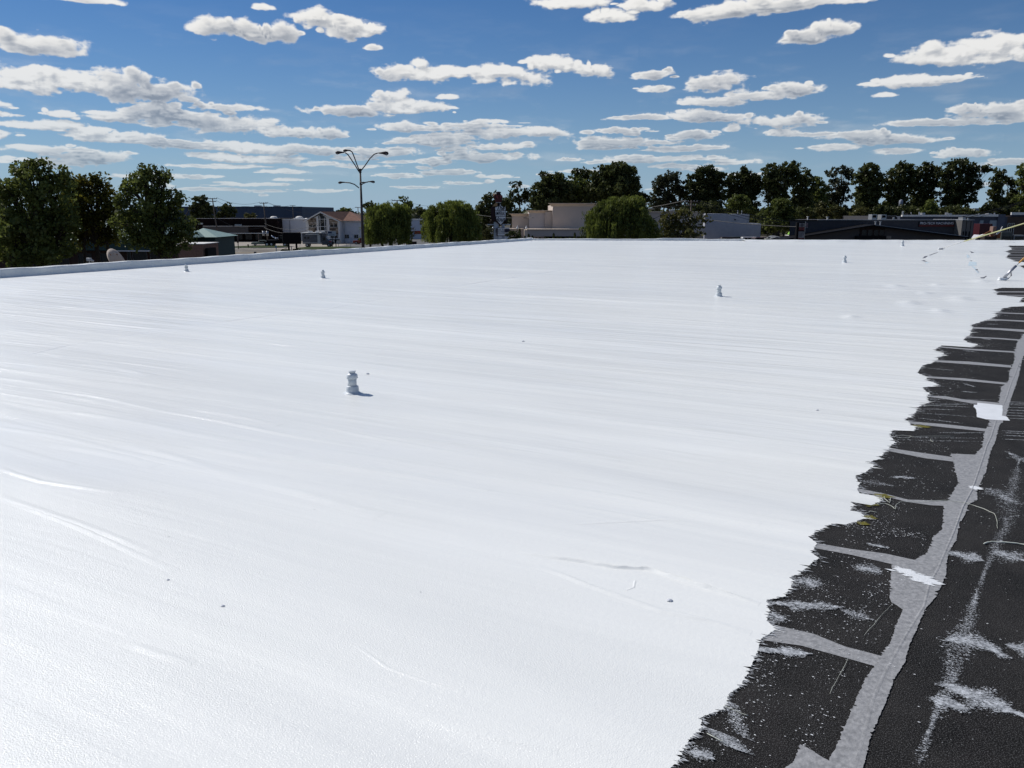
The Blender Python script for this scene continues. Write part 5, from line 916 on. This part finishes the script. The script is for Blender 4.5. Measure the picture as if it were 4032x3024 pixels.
for (u0, u1, v0) in [(330, 470, 1010), (570, 655, 1075)]: a, c = q(u0, v0), q(u1, v0); lob('pylon', MB().box(a[0], .2, 0, c[0], 1.3, a[1]), PG, t)
a, c = q(140, 1100), q(330, 1078); lob('shelf_bar', MB().box(a[0], .3, a[1], c[0]-.01, .5, c[1]), PG, t); a, c = q(656, 1100), q(900, 1075); lob('shelf_bar', MB().box(a[0]+.01, .3, a[1], c[0]-.3, .5, c[1]), PG, t)
for u0, sg in ((230, 1), (690, -1)): lob('scroll_bracket', MB().tube([(q(u0, 1060)[0], .6, q(0, 1060)[1]), (q(u0-15*sg, 1000)[0], .6, q(0, 1000)[1]), (q(u0+15*sg, 950)[0], .6, q(0, 950)[1]), (q(u0+45*sg, 970)[0], .6, q(0, 970)[1]), (q(u0+40*sg, 1060)[0], .6, q(0, 1060)[1])], .09, 6), SB, t, True)
a, c = q(412, 1425), q(655, 1180); lob('board_box', MB().box(a[0], -.1, a[1], c[0], .5, c[1]), SB, t, bevel=.08); a, c = q(447, 1340), q(650, 1192); bf = lob('board_face', MB().box(a[0], -.17, a[1], c[0], -.104, c[1]), SW, t, bevel=.02); a, c = q(447, 1410), q(650, 1350); lob('board_strip', MB().box(a[0], -.17, a[1], c[0], -.104, c[1]), SW, t)
cx, cz = q(545, 1240); text('lettering', 'Book Your', SK, t, (cx, -.18, cz), .42, .95, .3, .008); cx, cz = q(550, 1298); text('lettering', 'Event With Us', SK, t, (cx, -.18, cz), .38, .82, .3, .008)
lob('lamp', MB().lathe([(.0, 0), (.18, .1), (.2, .25), (0, .4)], c=(q(322, 0)[0], 0, q(0, 1225)[1]), n=10), CHROME, t, True)

# --- street lamps, poles, signs
Y = 84; g = lambda x: px(x, Y); z = lambda y: pz(y, Y)
t = thing('street_lamp', (at(1430, 975, Y).x, Y, 0), 'tall dark parking lot lamp post with three high arms and three lower ones', 'street lamp', None)
ox = 0.0; LP = mat('weathered_lamp_steel', (.055, .042, .038), .6, .2, 3); topz = z(665)
lob('pole', MB().tube([(0, 0, 0), (0, 0, 6), (0, 0, topz)], [.20, .16, .085], 12), LP, t, True); lob('bracket_ring', MB().tube([(0, 0, topz-.4), (0, 0, topz+.02)], .13, 10), LP, t)
def k3(u, v): # crop pixel (3.16x, origin 1250,560) -> local x,z
    p = at(1250+u/3.16, 560+v/3.16, Y); return p.x-t.location.x-0.0, p.z
def arm(pts, hx, hz, dirx, yy, sc=1.0):
    P = [(x, yy*i/(len(pts)-1), zz) for i, (x, zz) in enumerate([k3(*p) for p in pts])]
    a = lob('arm', MB().tube(P, [.055]*len(P), 8), LP, t, True)
    x, zz = k3(hx, hz); L = .72*sc*dirx; b = MB().tube([(x-L*.15, yy, zz+.02), (x+L*.35, yy, zz+.02), (x+L*.75, yy, zz+.0), (x+L*1.0, yy, zz-.02), (x+L*1.12, yy, zz-.03)], [.05, .10*sc, .17*sc, .15*sc, .05], 10)
    h = local(ob('lamp_head', b, LP, None, True), a); local
    ln = ob('lens', MB().lathe([(0, -.20*sc), (.12*sc, -.15*sc), (.16*sc, -.03), (.0, -.02)], c=(x+L*.85, yy, zz), n=12), mat('lamp_glass', (.45, .42, .42), .2, .1), None, True); ln.parent = a; ln.matrix_parent_inverse = Matrix.Identity(4)
arm([(515,365),(470,290),(410,200),(375,150),(340,128)], 320, 128, -1, .1); arm([(520,350),(500,280),(480,200),(462,135),(440,115)], 440, 118, -1, -1.6, .8); arm([(530,370),(590,290),(650,200),(700,148),(745,132)], 765, 134, 1, .3, 1.15)
arm([(515,568),(460,525),(400,505),(335,498)], 325, 500, -1, .3, .75); arm([(530,525),(545,512),(560,508)], 566, 508, 1, -1.2, .55); arm([(530,545),(560,515),(590,498),(620,492)], 630, 490, 1, .5, .75)
t['label'] = 'tall dark lamp post with three high arms and three lower ones, left of the willows'
t = thing('street_lamp', (px(2575, 118), 118, 0), 'thin lamp post with one long arm and a white lamp head at the largest willow', 'street lamp')
Y = 118; lob('pole', MB().tube([(0, 0, 0), (0, 0, pz(858, Y))], [.09, .07], 8), DARKM, t); e = px(2650, Y)-px(2575, Y); lob('arm', MB().tube([(0, 0, pz(862, Y)), (e*.5, 0, pz(843, Y)), (e*.8, 0, pz(829, Y))], .035, 6), DARKM, t); lob('lamp_head', MB().tube([(e*.78, 0, pz(829, Y)), (e*.95, 0, pz(827.5, Y)), (e*1.08, 0, pz(827, Y))], [.05, .09, .05], 8), TRIM, t)
t = thing('street_lamp', (px(846, 150), 150, 0), 'short dark post with a single amber globe light beside the green pavilion', 'street lamp'); Y = 150
lob('pole', MB().tube([(0, 0, 0), (-.25, 0, pz(955, Y))], .09, 8), DARKM, t); lob('globe', MB().tube([(-.62, 0, pz(954, Y)), (-.5, 0, pz(947, Y)), (.1, 0, pz(947, Y)), (.2, 0, pz(954, Y))], [.12, .3, .3, .15], 10), mat('amber_glass', (.35, .25, .10), .5), t, True)
WOOD = mat('weathered_pole_wood', (.10, .082, .068), .9, .2, 2, stretch=(1, 1, .2))
UP = {}
def upole(x, y_top, Y, arms, lab, lean=0.0, transformer=False):
    t = thing('utility_pole', (px(x, Y), Y, 0), lab, 'utility pole', 'wooden utility poles with crossarms'); zt_ = pz(y_top, Y)
    lob('pole', MB().tube([(lean, 0, 0), (0, 0, zt_)], [.20, .13], 8), WOOD, t, True); tips = []
    for dy, hw in arms:
        za = zt_-dy; lob('crossarm', MB().box(-hw, -.09, za-.08, hw, .09, za+.08), WOOD, t)
        for q in (-.92, -.45, .45, .92): lob('insulator', MB().tube([(hw*q, 0, za+.08), (hw*q, 0, za+.28)], [.06, .04], 6), STEEL, t); tips.append(Vector((px(x, Y)+hw*q, Y, za+.28)))
    if transformer: lob('transformer', MB().tube([(-.45, -.1, zt_-8.4), (-.45, -.1, zt_-7.2)], .32, 10), STEEL, t, True); lob('transformer', MB().tube([(.5, -.1, zt_-8.4), (.5, -.1, zt_-7.2)], .30, 10), STEEL, t, True)
    UP[x] = tips
upole(840, 780, 196, [(.15, 1.1), (.8, .9)], 'left utility pole in front of the brown shop building', lean=.9)
upole(1040, 797, 210, [(.2, 1.0), (1.1, .8)], 'middle utility pole with a pair of transformers beside the classic car', lean=.5, transformer=True)
upole(1154, 808, 330, [(.2, 1.1)], 'small distant utility pole before the blue warehouse'); upole(1565, 788, 200, [(.1, 1.3), (1.2, 1)], 'utility pole with a dark crossarm rising above the smallest willow')
upole(1410, 815, 300, [(.2, 1.0)], 'distant utility pole just left of the lamp post foot'); upole(1618, 811, 280, [(.2, .9)], 'thin utility pole right of the leafy tree behind the smallest willow')
upole(1909, 812, 210, [(.2, .9), (1.2, .8)], 'utility pole among leaves left of the shield sign'); upole(2720, 788, 155, [(.3, 1.2), (1.0, .9)], 'pale utility pole with wires fanning out both ways above the tan store corner')
upole(4068, 782, 160, [(.2, 1.2)], 'utility pole just beyond the right edge')
def wire(a, b, sag, lab, r_=.03):
    P = [a.lerp(b, k/14)+Vector((0, 0, -sag*4*(k/14)*(1-k/14))) for k in range(15)]; tag(ob('power_line', MB().tube(P, r_, 5), mat('wire', (.03, .03, .03), .6)), lab, 'power line', 'overhead power lines')
A = lambda x, y, Y: at(x, y, Y)
wire(A(640, 850, 190), UP[840][0], .5, 'power line arriving at the left utility pole from the tall trees'); wire(A(640, 860, 190), UP[840][4], .8, 'lower power line arriving at the left utility pole from the trees')
wire(UP[840][3], UP[1040][0], 1.0, 'upper power line between the left and middle utility poles'); wire(UP[840][7], UP[1040][4], 1.4, 'lower power line between the left and middle utility poles'); wire(A(845, 853, 196), A(1040, 893, 209), 1.5, 'thick sagging cable crossing the brown shop building', .05)
wire(A(1040, 896, 208), A(1275, 873, 190), 2.0, 'sagging cable across the white warehouse and gable house', .055); wire(A(1042, 880, 208), A(1275, 868, 190), 1.8, 'thinner cable across the white warehouse', .035); wire(UP[1040][3], UP[1154][0], .8, 'power line from the middle pole to the small distant pole'); wire(UP[1040][2], UP[1410][1], 3, 'long power line from the middle pole past the gable house')
wire(UP[1410][3], UP[1565][0], 1.0, 'power line rising to the pole above the smallest willow'); wire(UP[1565][3], A(1700, 812, 230), .4, 'power line leaving the willow pole to the right'); wire(UP[1565][7], UP[1909][0], 1.5, 'power line behind the middle willow'); wire(A(1875, 845, 170), A(2100, 857, 150), .3, 'cable passing in front of the shield sign', .04)
wire(A(2545, 819, 162), UP[2720][0], .1, 'upper cable climbing to the pale pole from the largest willow', .055); wire(A(2545, 822, 162), UP[2720][4], .1, 'lower cable climbing to the pale pole from the largest willow', .04)
for k, (y0, r_) in enumerate([(0, .05), (1.5, .05), (4, .035)]): wire(UP[2720][3]-Vector((0, 0, k*.35)), A(4068, 780+y0*2, 160), 5.2+k*.3, ['highest cable sweeping over the machine shop to the right edge', 'second cable sweeping over the machine shop', 'lowest thin cable sweeping over the machine shop'][k], r_)
wire(A(2775, 863, 160), A(3145, 893, 142), .25, 'dark cable across the grey block shed', .05)
# black back of a billboard, small signs
Y = 172; g = lambda x: px(x, Y); t = thing('black_sign_box', (g(1142), Y, 0), 'big black roadside sign box on two posts seen from behind', 'sign')
ob('sign_box', MB().box(g(1105), Y, pz(961, Y), g(1178), Y+.8, pz(915, Y)), DARKM, t, bevel=.25)
ob('sign_box', MB().box(g(1101), Y+.8, pz(958, Y), g(1120), Y+1.3, pz(916, Y)), DARKM, t, bevel=.1)
for x in (1127, 1158): wall(t, DARKM, g(x-3), g(x+3), Y+.2, Y+.6, 0, pz(960, Y), 'post')
for x, lb in ((1120, 'low dark clipped shrub at the left post of the black sign box'), (1168, 'low dark clipped shrub at the right post of the black sign box')): tree('shrub', px(x, 171), 171, [(x-8, 986, 8, 3), (x+8, 986, 9, 3), (x, 985, 9, 3)], lb, 'shrub', LEAF_DARK, dens=1, clump=.3, leaves=14, size=.1, seed=200+x, tr=.04)
def board(x, y0, y1, w, Y, m, lab, postm=DARKM, name='roadside_sign', legs=(0,)):
    t = thing(name, (px(x, Y), Y, 0), lab, 'sign'); s_ = w/2*Y/F; lob('board', MB().box(-s_, -.05, pz(y1, Y), s_, .05, pz(y0, Y)), m, t)
    for l in legs: lob('post', MB().box(l*s_-.08, .051, 0, l*s_+.08, .15, pz(y0, Y)-.05), postm, t)
    return t
t = board(1303, 910, 929.5, 31, 200, mat('pale_blue_sign', (.34, .38, .43), .6, .05), 'pale blue and navy notice sign in front of the gable building', legs=(0, .85)); s_ = 15.5*200/F
lob('print', MB().box(-s_+.05, -.07, pz(919, 200), 0, -.053, pz(912, 200)), mat('navy_print', (.02, .03, .08), .6), t); lob('print', MB().box(-s_*.7, -.07, pz(927, 200), s_*.6, -.053, pz(923, 200)), mat('steel_print', (.16, .19, .24), .6), t)
board(928, 951, 956, 7, 190, DARKM, 'little black letterbox on a leaning post at the grass island', name='letterbox'); board(1078, 966, 976, 5, 178, mat('sky_blue_sign', (.06, .17, .33), .5), 'small sky blue sign on a blue post left of the black sign box', mat('blue_post', (.05, .13, .25), .5)); board(1139, 969, 974, 3, 174, STEEL, 'slim grey meter post between the legs of the black sign box', STEEL)
board(994, 991, 998, 9, 158, mat('grey_cabinet', (.09, .09, .10), .7), 'small grey utility box just beyond the parapet', name='utility_box'); board(968, 962, 969, 5, 196, mat('rusty_brown', (.10, .06, .03), .8), 'small rusty marker on the grass island')
Y = 160; t = thing('stop_sign_pylon', (px(2768, Y), Y, 0), 'white pylon with a dark red octagon in front of the tan store corner', 'sign'); s_ = Y/F
lob('pylon', MB().box(-7*s_, 0, 0, 7*s_, .4, pz(896, Y)), mat('pale_pylon', (.36, .36, .38), .7), t); lob('octagon', MB().prism([(math.cos(a)*6.8*s_, pz(905, Y)+math.sin(a)*6.8*s_) for a in np.linspace(math.pi/8, 2*math.pi+math.pi/8, 8, endpoint=False)], -.06, -.003, 'y'), mat('faded_sign_red', (.11, .02, .025), .5), t); lob('slot', MB().box(-1.6*s_, -.05, pz(932, Y), 1.6*s_, -.003, pz(918, Y)), DARKM, t)

# ------------------------------------------------------------------ vehicles
def wheel(t, x, y, r_, w=.2, rim=STEEL):
    o = lob('wheel', MB().lathe([(r_*.55, -w/2), (r_*.95, -w/2), (r_, -w/3), (r_, w/3), (r_*.95, w/2), (r_*.55, w/2)], n=18), RUBBER, t, True); o.rotation_euler = (math.pi/2, 0, 0); o.location = (x, y, r_)
    m = lob('rim', MB().lathe([(0, -w/2-.01), (r_*.5, -w/2-.01), (r_*.56, -w/2+.02), (r_*.56, w/2-.02), (r_*.5, w/2+.01), (0, w/2+.01)], n=14), rim, o)
def car(x, Y, lab, cat, paint, L, prof, cabin, glass, W=1.8, rz=0, wr=.33, wx=(.19, .8), name='parked_car', extra=None, group=None, z=0):
    t = thing(name, (px(x, Y), Y, z), lab, cat, group, rz)
    lob('body', MB().prism([((u_-.5)*L, v_) for u_, v_ in prof], -W/2, W/2, 'y'), paint, t, bevel=.06)
    lob('cabin', MB().prism([((u_-.5)*L, v_) for u_, v_ in cabin], -W/2+.14, W/2-.14, 'y'), paint, t, bevel=.05)
    for sgn in (-1, 1):
        for gp_ in glass: lob('window', MB().prism([((u_-.5)*L, v_) for u_, v_ in gp_], sgn*(W/2-.135), sgn*(W/2-.11), 'y'), GLASS, t)
        for u_ in wx: wheel(t, (u_-.5)*L, sgn*(W/2-.09), wr)
        for u_, m_ in ((0.004, CHROME), (.996, mat('tail_lamp', (.25, .01, .01), .3))): lob('headlight' if m_ is CHROME else 'tail_light', MB().tube([((u_-.5)*L-.02, sgn*(W/2-.3), prof[2][1]*.8), ((u_-.5)*L+.02, sgn*(W/2-.3), prof[2][1]*.8)], .09, 8), m_, t)
    for u_ in (-.005, 1.005): lob('bumper', MB().box((u_-.5)*L-.04, -W/2+.05, .32, (u_-.5)*L+.04, W/2-.05, .48), CHROME, t, bevel=.02)
    # windscreen and rear screen
    for (a, c) in ((cabin[0], cabin[1]), (cabin[-1], cabin[-2])):
        xa, za, xb, zb_ = (a[0]-.5)*L, a[1], (c[0]-.5)*L, c[1]; o_ = -.02 if a is cabin[0] else .02
        lob('windscreen', MB().add([(xa+o_, -W/2+.2, za+.05), (xa+o_, W/2-.2, za+.05), (xb+o_, W/2-.2, zb_-.05), (xb+o_, -W/2+.2, zb_-.05)], [(0, 1, 2, 3)]), GLASS, t)
    return t
SED = [(0, .35), (0, .62), (.02, .80), (.30, .86), (.97, .84), (1, .7), (1, .38), (.95, .28), (.06, .28)]; SC = [(.29, .86), (.40, 1.30), (.66, 1.32), (.84, .85)]; SGL = [[(.33, .90), (.415, 1.24), (.53, 1.26), (.53, .90)], [(.545, .90), (.545, 1.26), (.655, 1.26), (.76, .90)]]
car(1022, 212, 'faded grey green classic saloon parked before the brown shops', 'car', mat('faded_sage_paint', (.14, .17, .14), .45, .1, 2), 5.1, SED, SC, SGL, rz=.25)
TRK = [(0, .45), (0, .85), (.02, 1.0), (.27, 1.05), (.50, 1.02), (.52, .98), (1, .98), (1, .5), (.95, .40), (.05, .40)]; TC = [(.26, 1.03), (.33, 1.68), (.46, 1.70), (.50, 1.0)]; TG = [[(.30, 1.08), (.345, 1.6), (.45, 1.62), (.475, 1.08)]]
car(1425, 219, 'red pickup truck parked half behind the lamp post', 'pickup truck', mat('red_paint', (.16, .022, .018), .4, .1, 2), 5.2, TRK, TC, TG, rz=-.25, name='pickup_truck', wr=.38)
SUV = [(0, .4), (0, .8), (.02, .98), (.22, 1.05), (.98, 1.0), (1, .8), (1, .42), (.95, .34), (.05, .34)]; SUC = [(.21, 1.03), (.32, 1.66), (.92, 1.66), (.99, 1.0)]; SUG = [[(.27, 1.08), (.345, 1.55), (.5, 1.57), (.5, 1.08)], [(.52, 1.08), (.52, 1.57), (.72, 1.57), (.72, 1.08)], [(.74, 1.08), (.74, 1.57), (.89, 1.57), (.93, 1.08)]]
car(1462, 236, 'silver green estate car behind the red pickup and willow strands', 'car', mat('silver_green_paint', (.32, .36, .33), .4), 4.9, SUV, SUC, SUG, rz=.05, wr=.36)
car(4045, 178, 'white car cut off by the right edge of the picture', 'car', mat('white_car_paint', (.5, .5, .52), .35), 4.7, SUV, SUC, SUG, rz=1.2, wr=.36)
JK = 'cars parked against the grey block shed'
for x, Y, m_, lb, rz in [(2862, 160, mat('dark_plum_paint', (.03, .02, .025), .4), 'dark car nearest the tan corner, in front of the grey block shed', 0), (2900, 162, mat('dark_teal_paint', (.03, .05, .055), .4), 'dark teal car in front of the grey block shed', .1), (2945, 160, mat('white_car_paint', (.5, .5, .52), .35), 'white topped car in front of the grey block shed', 0), (2990, 158, mat('maroon_paint', (.05, .02, .02), .4), 'maroon car at the right corner of the grey block shed', .2)]:
    car(x, Y, lb, 'car', m_, 4.6, SUV, SUC, SUG, rz=rz, wr=.36, group=JK, z=2.05)
tag(ob('raised_yard', MB().box(px(2700, 156), 154, 0, px(3135, 156), 165.9, 2.04), CONC), kind='structure')
t = thing('skip', (px(3050, 157), 157, 2.04), 'pale tarpaulin covered skip between the shed and the green truck', 'skip'); lob('bin', MB().prism([(-1.2, 0), (1.2, 0), (1.6, 1.5), (-1.6, 1.5)], -1, 1, 'y'), mat('pale_canvas', (.24, .25, .22), .9, .2, 2), t, bevel=.05); lob('load', MB().lathe([(1.4, 1.48), (1.1, 1.8), (.5, 2.0), (0, 2.05)], n=9, wob=.3), mat('mixed_scrap', (.16, .17, .18), .8, .6, 4), t)
t = thing('scrap_pile', (px(3014, 157), 157, 2.04), 'jumble of pale scrap sheets beside the skip', 'scrap pile'); R = random.Random(4)
for k in range(12): a = R.uniform(-1, 1); lob('scrap_sheet', MB().box(a-.5, R.uniform(-.5, .3), .2*(k % 5), a+R.uniform(.1, .6), .5, .2*(k % 5)+.22), [TRIM, STEEL, DARKM][k % 3], t)
# box truck
Y = 203; t = thing('box_truck', (px(1243, Y), Y, 0), 'grey boxy recovery truck with white roof units parked before the gable building', 'truck', None, 0)
GT = mat('slate_truck_paint', (.085, .09, .105), .45, .2, 2); W = 2.4
lob('box_body', MB().box(-3.4, -W/2, .75, 1.4, W/2, 3.35), GT, t, bevel=.05); lob('roof_cap', MB().box(-3.6, -W/2-.08, 3.36, 1.6, W/2+.08, 3.55), TRIM, t, bevel=.04)
for x in (-2.0, -.2, 1.1): lob('roof_unit', MB().box(x, -.6, 3.56, x+.9, .4, 3.9), TRIM, t, bevel=.08)
lob('cab', MB().prism([(1.42, .5), (3.9, .5), (3.95, 1.35), (2.95, 1.6), (2.35, 2.55), (1.42, 2.65)], -1.05, 1.05, 'y'), GT, t, bevel=.06); lob('awning', MB().box(-2.5, -W/2-.14, 3.0, .9, -W/2-.003, 3.12), TRIM, t); lob('cab_over', MB().box(1.42, -1.1, 2.67, 2.5, 1.1, 3.34), GT, t, bevel=.06)
lob('windscreen', MB().add([(2.97, -.9, 1.68), (2.97, .9, 1.68), (2.42, .9, 2.48), (2.42, -.9, 2.48)], [(0, 1, 2, 3)]), GLASS, t); lob('window', MB().box(1.7, -1.08, 1.6, 2.35, -1.053, 2.4), GLASS, t); lob('bonnet_flash', MB().box(3.2, -1.08, 1.2, 3.8, -1.053, 1.5), mat('red_flash', (.3, .03, .02), .5), t); lob('grille', MB().box(3.96, -.8, .7, 4.02, .8, 1.25), DARKM, t)
for x in (-2.9, -2.1): lob('window', MB().box(x, -W/2-.02, 2.0, x+.5, -W/2-.003, 2.5), GLASS, t)
lob('side_door', MB().box(.4, -W/2-.03, .8, 1.1, -W/2-.003, 2.9), STEEL, t); lob('skirt', MB().box(-3.4, -W/2-.06, .95, 1.4, -W/2-.003, 1.1), STEEL, t)
for x in (-2.3, 3.1):
    for s_ in (-1, 1): wheel(t, x, s_*1.0, .45, .28)
# tow truck
Y = 206; t = thing('tow_truck', (px(1078, Y), Y, 0), 'black wrecker truck with a raised boom and twin rear axles beside the classic car', 'truck'); lob('chassis', MB().box(-2.6, -1.1, .7, 3.4, 1.1, 1.15), DARKM, t, bevel=.04); lob('cab', MB().prism([(1.2, 1.16), (3.3, 1.16), (3.3, 1.7), (2.6, 2.0), (2.2, 2.7), (1.2, 2.75)], -1.05, 1.05, 'y'), DARKM, t, bevel=.05)
lob('deck_box', MB().box(-2.0, -1.1, 1.16, 1.0, 1.1, 1.6), DARKM, t, bevel=.04); lob('boom', MB().tube([(.6, 0, 1.5), (-1.0, 0, 2.7)], [.22, .14], 8), CHROME, t, True); lob('boom', MB().tube([(.2, .5, 1.6), (-1.6, .5, 3.1)], [.1, .07], 8), DARKM, t); lob('winch', MB().tube([(.3, -.6, 1.9), (.3, .6, 1.9)], .3, 10), STEEL, t, True); lob('window', MB().box(1.5, -1.08, 1.9, 2.2, -1.053, 2.5), GLASS, t)
for x in (-1.9, -.8, 2.6):
    for s_ in (-1, 1): wheel(t, x, s_*.95, .52, .3, TRIM)
# lime truck, red trailer, scrap machine, grey trucks at the right
Y = 158; t = thing('lime_green_truck', (px(3132, Y), Y, 2.04), 'bright lime green truck cab half hidden by the sign pylon', 'truck'); LM = mat('lime_paint', (.26, .50, .05), .4, .08, 1)
lob('cab', MB().prism([(-1.2, .5), (1.8, .5), (1.8, 3.0), (-.4, 3.0), (-.9, 2.3), (-1.1, 1.5)], -1.1, 1.1, 'y'), LM, t, bevel=.08); lob('windscreen', MB().prism([(-1.12, 1.55), (-.93, 2.2), (-.86, 2.2), (-1.05, 1.55)], -.95, .95, 'y'), GLASS, t); lob('window', MB().box(-.7, -1.14, 1.2, .6, -1.103, 1.85), GLASS, t); lob('visor', MB().box(-1.35, -1.1, 2.0, -.9, 1.1, 2.12), TRIM, t)
for s_ in (-1, 1): wheel(t, -.4, s_*1.0, .5, .28)
Y = 176; t = thing('red_trailer', (px(3890, Y), Y, 0), 'dark red box trailer behind the orange scrap machinery', 'trailer'); h_ = px(3914, Y)-px(3864, Y); lob('box_body', MB().box(-h_/2, 0, 2.2, h_/2, 2.4, pz(881, Y)), mat('deep_red_paint', (.045, .006, .010), .5, .1, 1), t, bevel=.05); lob('frame', MB().box(-h_/2, .2, 1.8, h_/2, 2.2, 2.19), DARKM, t)
for x in (-1, 0, 1): wheel(t, x, .2, .9, .3)
Y = 168; t = thing('scrap_machine', (px(3906, Y), Y, 0), 'rusty orange loader with pale arms in front of the red trailer', 'machine'); OR = mat('rusty_orange', (.20, .075, .03), .8, .5, 3)
lob('body', MB().box(-1.3, -.8, 2.0, 1.2, .8, 3.6), mat('dark_machine', (.035, .025, .022), .8, .5, 3), t, bevel=.1); lob('cab', MB().box(.3, -.6, 3.62, 1.0, .6, 5.6), mat('pinkish_cab', (.24, .15, .12), .7), t, bevel=.05); lob('boom', MB().tube([(.2, -.9, 3.6), (-.5, -.9, 4.6), (-1.8, -.9, 3.9)], [.25, .22, .15], 8), OR, t); lob('boom', MB().tube([(.9, -.9, 4.0), (1.6, -.9, 4.6), (2.0, -.9, 5.6)], [.2, .15, .08], 8), TRIM, t); lob('counterweight', MB().box(1.2, -.7, 3.2, 2.0, .7, 4.6), OR, t, bevel=.1); lob('bucket', MB().prism([(-2.6, 3.5), (-1.6, 3.9), (-1.5, 4.1), (-2.6, 3.75)], -1.2, -.4, 'y'), TRIM, t); lob('track', MB().prism([(-1.5, .0), (1.6, .0), (1.9, .5), (1.6, 1.0), (-1.5, 1.0), (-1.8, .5)], -1, 1, 'y'), RUBBER, t); lob('base', MB().box(-1, -.7, 1.0, 1, .7, 2.0), DARKM, t)
Y = 170; t = thing('white_van', (px(3862, Y), Y, 0), 'small pale van nose beside the end of the machine shop', 'van'); lob('body', MB().prism([(-1, .4), (1, .4), (1, 3.7), (-.4, 3.9), (-1, 3.0)], -.9, .9, 'y'), mat('white_car_paint', (.5, .5, .52), .35), t, bevel=.08); lob('windscreen', MB().box(-.6, -.93, 2.5, .6, -.903, 3.2), GLASS, t); wheel(t, -.5, -.75, .4); wheel(t, .5, -.75, .4)
for x, lb, mm in [(3962, 'grey green flatbed truck in front of the brown brick block', mat('green_grey_truck', (.055, .065, .062), .6, .2, 1)), (4012, 'pale grey truck cab facing the camera near the right edge', mat('pale_truck', (.16, .18, .19), .6, .2, 1))]:
    Y = 186; t = thing('flatbed_truck', (px(x, Y), Y, 0), lb, 'truck'); w = 1.25; lob('cab', MB().box(-w, -1.4, 1.0, w, .4, 3.4 if x == 4012 else 4.1), mm, t, bevel=.12); lob('windscreen', MB().box(-w*.8, -1.44, 2.3, w*.8, -1.403, 3.1), GLASS, t); lob('grille', MB().box(-w*.6, -1.46, 1.1, w*.6, -1.403, 1.8), DARKM, t); lob('bed', MB().box(-w, .45, 1.2, w, 5, 1.5), DARKM, t)
    for s_ in (-1, 1): wheel(t, s_*.95, -.6, .5, .28).__class__ if False else None
    for s_ in (-1, 1):
        for yy in (-.7, 3.6):
            lob('wheel', MB().tube([(s_*.95-.14, yy, .5), (s_*.95+.14, yy, .5)], .5, 14), RUBBER, t, True)
# guard blocks and posts by the gable building
for x, lb in ((1303, 'pale concrete barrier left of the fence posts by the gable building'), (1328, 'pale concrete barrier at the corner of the gable building')): tag(ob('concrete_barrier', MB().prism([(px(x-9, 222), 0), (px(x+9, 222), 0), (px(x+8, 222), .95), (px(x-8, 222), .95)], 222, 222.5, 'y'), mat('barrier_concrete', (.38, .37, .33), .9)), lb, 'barrier')
for i, x in enumerate((1318, 1327, 1360, 1375)): t = ob('post', MB().tube([(px(x, 204), 204, 0), (px(x, 204), 204, 1.3)], .06, 6), STEEL); t.name = 'bollard_post'; tag(t, ['thin post nearest the pale blue sign', 'second thin post from the pale blue sign', 'third thin post, alone by the grass edge', 'last thin post before the red pickup'][i], 'post', 'thin posts at the car park edge')
# small tree in planter between willows
tree('small_tree', px(1620, 215), 215, [(1622,905,16,12),(1615,925,20,14),(1632,922,14,12)], 'small bare branched tree in a planter between the two left willows', 'tree', LEAF_OLIVE, dens=.3, clump=.5, leaves=10, size=.12, seed=150, tr=.08, twigs=20)
t = thing('planter', (px(1618, 208), 208, 0), 'long low brick planter with a stepped end between the two left willows', 'planter'); s_ = 208/F; lob('box', MB().box(-16*s_, 0, 0, 16*s_, 2, 1.1), mat('dark_red_brick', (.028, .017, .016), .9, .2, 2), t); lob('step', MB().box(-12*s_, .2, 1.101, -4*s_, 1.6, 1.5), DB, t)
print('objects', len(bpy.data.objects), 'tris', sum(len(o.data.polygons)*2 for o in bpy.data.objects if o.type == 'MESH'))
